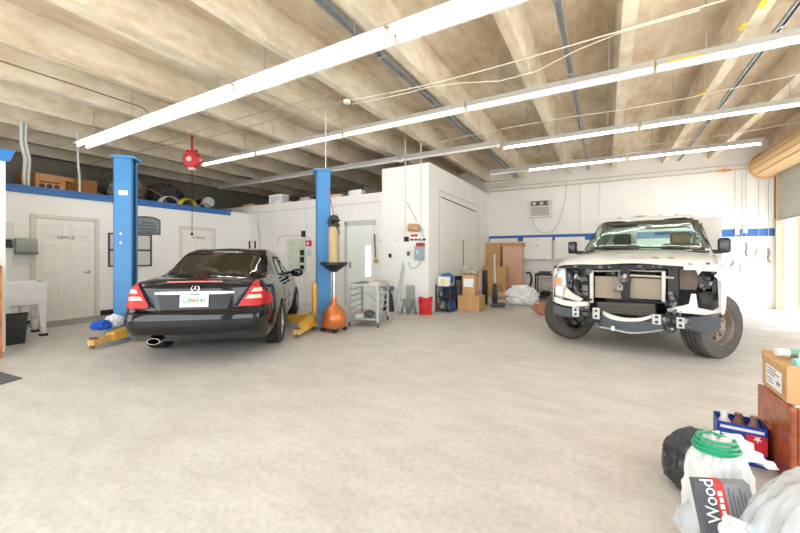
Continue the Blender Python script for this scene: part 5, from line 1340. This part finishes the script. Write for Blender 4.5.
# white bag of laundry
p = FL(520, 306)
tag(MB().blob((p.x + .0, p.y + .25, .24), (.40, .28, .27), .24, 2.2, 17, 5, .003, True).build('plastic_bag', mat('bag_white', (250, 250, 250), .35, col2=(232, 236, 242), scale=7), None), 'white plastic bag on the floor below the wall cabinet', 'bag')
tag(MB().tube([onY(526, 273, 12.12), onY(530, 272, 12.12), onY(532, 279, 12.12), onY(530, 286, 12.1), onY(526, 289, 12.1)], .03, 10, 2).build('black_hose', BLK, None), 'black hose curled against the back wall beside the tall carton', 'hose')
# wall boards / cabinet
def wbk(name, label, cat, px0, py0, px1, py1, d, m):
    p, q = onY(px0, py0, YB), onY(px1, py1, YB)
    t = thing(name, label, cat, ((p.x + q.x) / 2, YB, (p.z + q.z) / 2)); w, h = abs(p.x - q.x) / 2, abs(p.z - q.z) / 2
    MB().box(-w, w, -d, -.013, -h, h, .006).build('body', m, t, smooth=False); return t, w, h, d
t, w_, h_, d_ = wbk('wall_cabinet', 'white wall cabinet on the back wall right of the tall cartons', 'cabinet', 524, 238, 552.6, 259.6, .16, mat('cabinet_white', (234, 232, 226), .5))
MB().box(-w_ + .02, w_ - .02, -d_ - .015, -d_ + .002, -h_ + .02, h_ - .02, .004).build('door', mat('cabinet_door', (238, 236, 231), .5), t, smooth=False); MB().box(-.04, .04, -d_ - .03, -d_ - .013, h_ * .22, h_ * .30, .003).build('handle', STEEL, t, smooth=False)
t, w_, h_, d_ = wbk('wall_cabinet', 'white wall cabinet on the back wall partly behind the truck', 'cabinet', 555.5, 237.5, 585, 260, .16, mat('cabinet_white', (234, 232, 226), .5))
MB().box(-w_ + .02, w_ - .02, -d_ - .015, -d_ + .002, -h_ + .02, h_ - .02, .004).build('door', mat('cabinet_door', (238, 236, 231), .5), t, smooth=False)
t, w_, h_, d_ = wbk('wall_board', 'white board on the back wall above the tall cartons', 'board', 490, 238.8, 518, 262, .03, mat('cabinet_white', (234, 232, 226), .5))
# air conditioner
t, w_, h_, d_ = wbk('air_conditioner', 'window air conditioner high on the back wall', 'air conditioner', 530.5, 201.5, 552, 217, .22, mat('ac_cream', (226, 222, 208), .5))
MB().box(-w_ + .05, w_ - .05, -d_ - .01, -d_ + .004, h_ * .30, h_ * .85, .004).build('outlet', mat('ac_dark', (70, 72, 66), .5), t, smooth=False)
g = MB().box(-w_ + .05, w_ - .05, -d_ - .006, -d_ + .004, -h_ * .85, h_ * .2); gr = g.build('intake_grille', mat('ac_grey', (160, 162, 154), .5), t, smooth=False)
for k in range(9):
    z = -h_ * .8 + k * h_ * .95 / 8; MB().box(-w_ + .05, w_ - .05, -d_ - .014, -d_ - .004, z, z + .012).build('grille_bar', mat('ac_bar', (188, 188, 178), .5), gr, smooth=False)
for k in range(3): MB().box(-w_ + .1 + k * .22, -w_ + .2 + k * .22, -d_ - .016, -d_ - .008, h_ * .4, h_ * .75).build('outlet_vane', mat('ac_bar', (188, 188, 178), .5), t, smooth=False)
tag(MB().tube([onY(533, 219, 12.2), onY(534, 226, 12.2), onY(540, 232, 12.2), onY(549, 233.5, 12.2), onY(556, 228, 12.2), onY(562, 214, 12.2), onY(566, 196, 12.2), onY(566, 180, 12.2)], .012, 6, 2).build('power_cord', mat('cord_white', (206, 202, 194), .6)), 'pale cord hanging in a loop below the air conditioner', 'cord')
t = wbk('wall_socket', 'white wall socket on the back wall right of the air conditioner', 'socket', 561, 211, 565, 215.5, .05, WPL)[0]
for k, (px, y1) in enumerate(((580, 234), (600, 216), (517, 186))):
    p = onY(px, y1, YB - .03); tag(MB().cyl((p.x, YB - .03, p.z), (p.x, YB - .03, 3.5), .012, seg=8).build('wall_conduit', mat('conduit_white', (222, 222, 218), .5)), ['conduit down the back wall beside the truck mirror', 'conduit down the back wall behind the truck roof', 'short conduit at the top of the back wall left of the air conditioner'][k], 'conduit', 'conduits on the back wall')
# black rack with monitor
p = FL(535.5, 299); t = thing('black_rack', 'small black metal rack with a pale panel behind the truck wheel', 'rack', (p.x + .32, 11.55, 0))
for x in (-.28, .28):
    for y in (-.2, .2): MB().box(x - .02, x + .02, y - .02, y + .02, 0, .80).build('post', BLK, t, smooth=False)
for z in (.06, .72): MB().box(-.3, .3, -.22, .22, z, z + .06, .004).build('tray', BLK, t, smooth=False)
MB().box(-.24, .24, .0, .03, .18, .68).build('panel', mat('panel_pinkish', (196, 184, 176), .5), t, smooth=False)
v = t.location + V((0, -.13, .124)); tag(MB().blob((0, 0, .08), (.16, .06, .08), .3, 2.5, 4, 3, 0, True).build('cable_heap', BLK, None, v), 'black cable heap on the lower tray of the black rack', 'cable')
v = t.location + V((-.05, 0, .781)); tag(MB().box(-.16, .16, -.12, .12, 0, .07, .01).build('toolbox', mat('box_grey', (74, 76, 78), .5), None, v), 'low dark box on top of the black rack', 'box')
# tilted carton by the truck wheel
p = FL(538, 315); t = thing('tilted_carton', 'tilted brown carton with white top leaning by the truck wheel', 'box', (p.x + .02, p.y + .1, 0), .5)
tm = MB().cbox((0, 0, .15), (.22, .30, .22), (.0, .55, 0), .004).build('carton', mat('carton_redbrown', (186, 128, 92), .7), t, smooth=False); MB().cbox((-.062, 0, .246), (.22, .30, .012), (0, .55, 0)).build('white_top', PAPER, t, smooth=False)
# tools hanging at the right of the back wall
def hang(label, px, y0, y1, tool, k):
    a, q = onY(px, y0, YB - .05), onY(px, y1, YB - .05)
    t = thing('hanging_tool', label, 'tool', (a.x, YB - .05, q.z), 0, 'tools hanging at the right end of the back wall')
    L = a.z - q.z
    G2 = mat('tool_grey', (178, 176, 172), .5, .4)
    MB().cyl((0, 0, .22), (0, 0, L), .006, seg=6).build('line', G2, t)
    if tool == 0: MB().prism([(-.03, 0), (.03, 0), (.02, .22), (-.02, .22)], 'Y', -.02, .02).build('clamp', G2, t, smooth=False); MB().tube([(-.03, 0, .02), (-.07, 0, -.06), (0, 0, -.11), (.06, 0, -.05)], .012, 6, 1).build('hook', G2, t)
    elif tool == 1: MB().prism([(-.09, 0), (.09, 0), (.09, .03), (.025, .10), (.02, .24), (-.02, .24), (-.025, .10), (-.09, .03)], 'Y', -.02, .02).build('clamp', G2, t, smooth=False); MB().cbox((.0, 0, -.03), (.06, .05, .06)).build('tip', WPL, t, smooth=False)
    else: MB().tube([(0, 0, .24), (.02, 0, .1), (-.01, 0, -.02), (.03, 0, -.12)], .02, 8, 1).build('nozzle', mat('tool_dark', (120, 118, 114), .5), t)
    return t
for k, (px, y0, y1, tl, lab) in enumerate(((735, 168, 268, 1, 'short clamp tool hanging nearest the truck'), (742, 172, 272, 0, 'hook tool hanging second from the truck'), (746, 165, 252, 2, 'dark nozzle hanging third from the truck'), (758.5, 176, 257, 1, 'clamp on a long line hanging left of the roller door'), (768.5, 180, 258, 2, 'thin line hanging closest to the roller door'))): hang(lab, px, y0, y1, tl, k)
for k, (px, py) in enumerate(((737, 231), (745, 229))):
    t = wbk('tool_holder', 'white holder over the blue stripe, ' + ['left one of two', 'right one of two'][k], 'holder', px - 2.2, py - 5, px + 2.2, py + 4, .03, mat('holder_pale', (222, 214, 206), .5))[0]
tag(MB().tube([onY(722, 262, 12.15), onY(730, 263, 12.15), onY(742, 265, 12.12), (onY(752, 262, 12.15))], .008, 6, 1).build('air_line', mat('tool_grey', (178, 176, 172), .5, .4)), 'thin air line running between the hanging tools', 'hose')
t = thing('air_valve', 'orange brass valve on the pipe at the right end of back wall', 'valve', V((onY(725, 167, 12.1).x, YB - .06, 3.5))); MB().cyl((-.14, 0, 0), (.14, 0, 0), .03, seg=10).build('body', mat('valve_orange', (226, 152, 92), .5), t); MB().cyl((0, 0, 0), (0, -.06, 0), .045, seg=12).build('wheel', mat('valve_orange', (226, 152, 92), .5), t)
# roller door in the right wall
r = bpy.data.objects.new('door_4', None); COL.objects.link(r); r['kind'] = 'structure'
b = MB(); z = 2.21; pr = []
while z < 3.4: pr += [(3.66, z), (3.642, z + .02), (3.642, z + .055), (3.66, z + .075)]; z += .075
rows = [[(x, OY0 + .02, zz) for x, zz in pr], [(x, OY1 + .05, zz) for x, zz in pr]]; b.grid(rows)
b.grid([[(x + .03, y, zz) for x, zz in pr] for y in (OY0 + .02, OY1 + .05)])
b.build('curtain', mat('shutter_grey', (182, 182, 176), .5, .2), r, ang=20)
MB().box(3.625, 3.695, OY0, OY1 + .05, 2.15, 2.215, .006).build('bottom_bar', mat('shutter_bar', (160, 156, 150), .5), r, smooth=False)
MB().box(3.60, 3.72, OY1 + .03, OY1 + .12, 0, 3.3, .004).build('guide_rail', mat('guide_tan', (206, 176, 138), .6), r, smooth=False)
MB().box(3.59, 3.60, OY1 + .06, OY1 + .10, 2.2, 3.3).build('guide_slot', INK, r, smooth=False)
b = MB(); b.cyl((3.42, OY0 - .1, 3.52), (3.42, OY1 + .0, 3.52), .29, seg=28)
b.build('barrel', mat('barrel_tan', (224, 190, 140), .5, var=.10, scale=3, stretch=(6, .3, 6)), r)
b = MB()
for k in range(4):
    a = 2.6 + k * .45; b.box(3.42 + .29 * math.cos(a) - .012, 3.42 + .29 * math.cos(a) + .012, OY0 - .1, OY1, 3.52 + .29 * math.sin(a) - .012, 3.52 + .29 * math.sin(a) + .012)
b.build('barrel_rib', mat('barrel_rib', (196, 158, 108), .5), r, smooth=False)
MB().cyl((3.42, OY1 + .0, 3.52), (3.42, OY1 + .03, 3.52), .33, seg=28).build('end_plate', mat('barrel_end', (206, 172, 126), .5), r)
# the yard outside
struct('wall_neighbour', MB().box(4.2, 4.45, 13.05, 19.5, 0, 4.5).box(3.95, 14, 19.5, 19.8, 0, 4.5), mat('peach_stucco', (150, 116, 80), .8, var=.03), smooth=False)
t = thing('yard_gate', 'grey corrugated gate outside beyond the roller door', 'gate', (5.6, 14.5, 0)); 
b = MB(); 
for k in range(14): b.box(-.9 + k * .14, -.83 + k * .14, -.02, .02, .1, 2.2)
b.build('slats', mat('gate_grey', (176, 170, 164), .6), t, smooth=False); MB().box(-1, 1.1, -.03, .03, .05, .12).box(-1, 1.1, -.03, .03, 2.18, 2.26).build('frame', mat('gate_grey', (176, 170, 164), .6), t, smooth=False)
# ================= pile at the right front
WOODM = mat('toolbox_wood', (186, 98, 58), .35, col2=(142, 68, 38), scale=3.2, stretch=(1, 5, 5), coat=.3)
CH = V((C_, S_, 0)); FW = V((-S_, C_, 0))       # right and forward of the photographer
def RD(r, d, z=0): return CH * r + FW * d + V((0, 0, z))
def AT(px, py, d): return V((0, 0, EYE)) + V(ray(px, py)) * d
CW, CL, CHT = .52, .44, .45
Rv = CH * .885 - FW * .466; CRZ = math.atan2(Rv.y, Rv.x)
t = thing('wooden_crate', 'reddish wooden crate with a pink lining, standing behind the plastic bags', 'crate', RD(2.475, 2.05), CRZ)
# local: x to the right, y away; the visible long side is the -x side
MB().box(-CW / 2, -CW / 2 + .03, -CL / 2, CL / 2, .015, CHT, .008).build('side_panel', WOODM, t, smooth=False); MB().box(CW / 2 - .03, CW / 2, -CL / 2, CL / 2, .015, CHT, .008).build('side_panel', WOODM, t, smooth=False)
for y in (-CL / 2 + .015, CL / 2 - .015): MB().box(-CW / 2 + .03, CW / 2 - .03, y - .015, y + .015, .015, CHT, .006).build('end_panel', WOODM, t, smooth=False)
MB().box(-CW / 2 + .03, CW / 2 - .03, -CL / 2 + .03, CL / 2 - .03, 0, .03).build('base', WOODM, t, smooth=False)
MB().box(-CW / 2 + .031, CW / 2 - .031, -CL / 2 + .031, CL / 2 - .031, CHT - .03, CHT + .006, .004).build('pink_lining', mat('pink_foam', (238, 212, 212), .7, var=.02), t, smooth=False)
PRI = mat('stencil_pale', (206, 130, 92), .6)
for k, (y, z, l) in enumerate(((.1, .27, .16), (.08, .235, .12))):
    b = MB(); yy = y - l / 2
    while yy < y + l / 2: b.box(-CW / 2 - .001, -CW / 2 + .002, yy, yy + .012, z - .01, z + .01); yy += .02
    b.build('stencil_lettering', PRI, t, smooth=False)
top = t.matrix_basis
t2 = thing('cardboard_box', 'tan carton with white address label on top of the wooden crate', 'box', top @ V((-.045, .02, CHT + .0065)), CRZ - .06)
MB().box(-.20, .24, -.2, .2, 0, .19, .005).build('carton', CARD, t2, smooth=False)
for a in ((-.20, .24, -.205, -.198), (-.20, .24, .198, .205)): MB().box(a[0], a[1], a[2], a[3], .15, .215).build('flap', CARD, t2, smooth=False)
lb = MB().box(-.202, -.199, -.13, .12, .03, .15).build('label', PAPER, t2, smooth=False)
b = MB()
for k, (z, y0, y1) in enumerate(((.132, -.05, .1), (.115, -.1, .09), (.098, -.02, .1), (.07, .02, .1), (.05, 0, .09), (.065, -.11, -.06))): b.box(-.2035, -.2015, y0, y1, z, z + .006 + .012 * (k == 5))
b.build('label_lettering', mat('label_ink', (130, 130, 140), .6), lb, smooth=False)
for k, (x, y, rz, l, m) in enumerate(((-.06, .125, .06, .2, WPL), (.02, -.015, -.05, .22, WPL), (.03, .06, .04, .2, WPL), (-.07, -.145, .1, .18, mat('tube_teal', (150, 206, 206), .4)), (.06, -.08, .03, .2, WPL))):
    u = thing('caulk_tube', ['white tube', 'white tube', 'white tube', 'teal tube', 'white tube'][k] + ' lying in the top carton, ' + ['at the back left', 'in the middle', 'at the right back', 'at the front left', 'at the front right'][k], 'tube', t2.matrix_basis @ V((x, y, .225)), rz + CRZ, 'tubes lying in the top carton')
    MB().cyl((-l / 2, 0, 0), (l / 2, 0, 0), .026, seg=16).build('barrel', m, u); MB().cyl((l / 2, 0, 0), (l / 2 + .06, 0, 0), .012, .005, seg=10).build('nozzle', mat('nozzle_blue', (120, 190, 206), .4), u); MB().cyl((-l * .2, 0, 0), (l * .1, 0, 0), .0265, seg=16).build('label_band', mat('band_green', (120, 176, 150), .5), u)
# blue carton
Bv = CH * .82 - FW * .57
t = thing('blue_carton', 'open blue and red carton between trash bag and wooden crate', 'box', RD(2.165, 2.30), math.atan2(Bv.y, Bv.x))
BLUC = mat('carton_blue', (28, 62, 166), .45)
for a in ((-.115, .115, -.09, -.085), (-.115, .115, .085, .09), (-.115, -.11, -.09, .09), (.11, .115, -.09, .09)): MB().box(*a, 0, (.24)).build('side', BLUC, t, smooth=False)
MB().box(-.11, .11, -.085, .085, 0, .01).build('bottom', BLUC, t, smooth=False)
MB().box(.02, .114, -.093, -.0895, .08, .19).build('red_panel', mat('carton_red', (214, 36, 52), .45), t, smooth=False)
MB().box(-.10, .10, -.093, -.0895, .205, .222).build('white_band', PAPER, t, smooth=False)
MB().prism([(.07, .15), (.075, .165), (.09, .166), (.078, .175), (.082, .19), (.07, .181), (.058, .19), (.062, .175), (.05, .166), (.065, .165)], 'Y', -.0955, -.0925).build('star_mark', PAPER, t, smooth=False)
MB().box(-.095, .0, -.093, -.0895, .155, .175).build('white_lettering', PAPER, t, smooth=False)
for k, (x, y, m, lab) in enumerate(((-.07, 0, WPL, 'white capped bottle in the blue carton'), (.0, .01, mat('bottle_brown', (122, 84, 66), .4), 'brown bottle in the middle of the blue carton'), (.07, 0, mat('bottle_brown2', (140, 108, 92), .4), 'paler brown bottle at the right in the blue carton'))):
    u = thing('bottle', lab, 'bottle', t.matrix_basis @ V((x, y, .0105)), 0, 'bottles in the blue carton'); MB().lathe([(0, 0), (.032, 0), (.032, .21), (.018, .235), (.018, .25), (0, .25)], seg=18).build('body', m, u); MB().cyl((0, 0, .245), (0, 0, .268), .02, seg=14).build('cap', m if k else PAPER, u)

def crumple(c, r, seed, amp=.10, freq=2.2, sub=6, floor=.003, fine=.03, box=1.0, top=1.0, lean=(0, 0)):
    # a plastic bag: soft superellipsoid with sharp creases
    mb = MB(); res = bmesh.ops.create_icosphere(mb.bm, subdivisions=sub, radius=1); c = V(c); off = V((seed * 2.3, seed * 1.1, seed * .7))
    for v in res['verts']:
        n = v.co.normalized()
        if box != 1:
            k = (abs(n.x) ** box + abs(n.y) ** box + abs(n.z) ** box) ** (-1 / box); p = n * k
        else: p = n.copy()
        w = V((noise.noise(n * 1.7 + off), noise.noise(n * 1.7 + off * 2), noise.noise(n * 1.7 - off))) * .6
        q = V((n.x, n.y, n.z * .55)) * freq + off + w
        h = 0; a = 1
        for o in range(4): h += a * (1 - 2.4 * abs(noise.noise(q))); q = q * 1.9 + off; a *= .5
        p = p * (1 + amp * h * .5 + fine * noise.noise(n * 9 + off))
        x, y, z = p.x * r[0], p.y * r[1], p.z * r[2]
        s = 1 - (1 - top) * max(0, p.z); x *= s; y *= s
        x += lean[0] * max(0, p.z); y += lean[1] * max(0, p.z)
        v.co = c + CH * x + FW * y + V((0, 0, z))
        if v.co.z < floor: v.co.z = floor + .004 * abs(noise.noise(n * 8))
    return mb
# trash bag
tag(crumple(RD(1.68, 2.0, .135), (.165, .12, .16), 4, .20, 1.5, box=2.6, fine=.02).build('trash_bag', mat('bag_black', (52, 54, 58), .25, var=.25, scale=8), None, ang=80), 'black trash bag lying left of the white plastic bags', 'bag')
# white sack with a flap, green coil inside
WBAG = mat('bag_white_plastic', (226, 228, 228), .35, var=.015)
wbg = crumple(RD(1.45, 1.64, .20), (.105, .11, .235), 9, .17, 2.0, box=3.0, top=.8, fine=.02).build('white_sack', WBAG, None, ang=80)
tag(wbg, 'white plastic sack with a green coil on top, beside trash bag', 'bag')
def flap(pts, n, m, name, parent, seed, amp=.02, t=.003):
    A, B, C2, D2 = [V(p) for p in pts]; mb = MB(); rows = []; rows2 = []
    nn = (B - A).cross(D2 - A).normalized()
    for i in range(n + 1):
        r1 = []
        for j in range(n + 1):
            u, w = i / n, j / n; p = A.lerp(B, u).lerp(D2.lerp(C2, u), w)
            p += nn * (amp * (noise.noise(V((u * 3 + seed, w * 5, seed))) * 2 + .5 * math.sin(w * 9 + u * 4)) + .05 * math.sin(PI * u) * math.sin(PI * w))
            r1.append(p)
        rows.append(r1)
    R1 = mb.grid(rows); R2 = mb.grid([[p - nn * t for p in r] for r in rows])
    n1 = len(R1) - 1
    for i in range(n1):
        for a, b2 in (((i, 0), (i + 1, 0)), ((i, n1), (i + 1, n1)), ((0, i), (0, i + 1)), ((n1, i), (n1, i + 1))):
            mb.bm.faces.new((R1[a[0]][a[1]], R1[b2[0]][b2[1]], R2[b2[0]][b2[1]], R2[a[0]][a[1]]))
    return mb.build(name, m, parent, ang=80)
flap((AT(712, 431, 1.78), AT(738, 435, 1.85), AT(780, 470, 1.85), AT(722, 458, 1.66)), 14, WBAG, 'sack_flap', wbg, 2)
flap((AT(672, 517, 1.50), AT(688, 498, 1.56), AT(700, 532, 1.52), AT(694, 548, 1.48)), 8, WBAG, 'sack_corner', wbg, 5, .008)
GRC = mat('green_hose', (40, 158, 112), .35)
b = MB(); cpt = AT(716, 449, 1.62); pts = []
for k in range(120):
    a = k * 2 * PI / 24; rr = .085 - .004 * (k // 24); pts.append(cpt + CH * rr * math.cos(a) + FW * rr * .9 * math.sin(a) + V((0, 0, .009 * k / 24 + .012 * math.sin(a * .5))))
tag(b.tube(pts, .007, 8).build('green_coil', GRC), 'coiled green cable lying on top of the white sack', 'cable')
b = MB(); pts = [AT(696, 458, 1.6), AT(704, 449, 1.62), AT(720, 446, 1.62), AT(738, 449, 1.6)]
tag(b.tube(pts, .005, 8, 3).build('pale_tube', mat('clear_hose', (206, 226, 218), .3)), 'thin pale tube arching over the green coil', 'cable')
# dark printed carton standing in front of the sack
o = AT(725, 507, 1.42)
bn = (CH * -.35 - FW * .93 + V((0, 0, .12))).normalized(); bu = (V((0, 0, 1)) + CH * -.16); bu = (bu - bn * bu.dot(bn)).normalized(); br = bu.cross(bn)
pc = thing('printed_carton', 'dark grey carton with red stripe and white lettering before the white sack', 'box', o)
def PB(x0, x1, y0, y1, z0, z1):
    f = lambda x, y, z: br * x + bu * y + bn * z
    return MB().hexa([f(x0, y0, z0), f(x1, y0, z0), f(x1, y1, z0), f(x0, y1, z0), f(x0, y0, z1), f(x1, y0, z1), f(x1, y1, z1), f(x0, y1, z1)])
PB(-.085, .095, -.20, .085, -.05, 0).build('carton', mat('carton_grey', (142, 142, 146), .45), pc, smooth=False)
PB(-.086, -.022, -.2005, .0855, -.0505, .001).build('dark_band', mat('carton_charcoal', (84, 86, 92), .45), pc, smooth=False)
PB(-.022, .010, -.2005, .0855, -.0505, .0012).build('red_stripe', mat('stripe_red', (206, 66, 62), .45), pc, smooth=False)
text('white_lettering', 'Wood', .062, PAPER, pc, face_mat(br * -.042 + bu * .02 + bn * .002, bu, -br), .0012)
for k in range(6): PB(-.012 - .003 * (k % 2), 0, -.08 + .024 * k, -.062 + .024 * k, 0, .002).build('stripe_mark', PAPER, pc, smooth=False)
b2 = [PB(.02 + .012 * k, .026 + .012 * k, -.08 + .01 * (k % 2), .07 - .015 * (k % 3), 0, .001).build('text_line', mat('carton_text', (108, 108, 112), .5), pc, smooth=False) for k in range(5)]
for k, (px, py, l) in enumerate(((727, 521, .13), (723, 529, .14))):
    a = AT(px, py, 1.30 - .03 * k); e = (CH * .93 - FW * .05 + V((0, 0, -.34))).normalized()
    u = thing('sealant_tube', ['upper white tube with a teal band before the printed carton', 'lower white tube before the printed carton'][k], 'tube', a)
    MB().cyl((0, 0, 0), e * l, .021, seg=18).build('barrel', WPL, u); MB().cyl(e * l * .62, e * l * .82, .0215, seg=18).build('band', mat('teal_band', (60, 160, 176), .4), u)
# big clear bag on the right
CLB = film('bag_clear_plastic', (206, 211, 214), .55, .2, .7)
cb = crumple(RD(1.56, 1.24, .20), (.36, .17, .30), 15, .12, 1.2, box=2.8, top=.9, fine=.02, lean=(.05, .02))
cb = cb.build('clear_bag', CLB, None, ang=80); tag(cb, 'large clear plastic bag full of packaging in the nearest corner', 'bag')
tag(crumple(RD(1.60, 1.24, .15), (.16, .06, .13), 22, .2, 2.2, sub=5, box=2.6).build('bundled_wrap', mat('wrap_grey', (206, 210, 212), .5, var=.06, scale=9), None, ang=80), 'pale bundled wrapping inside the large clear bag', 'packaging')
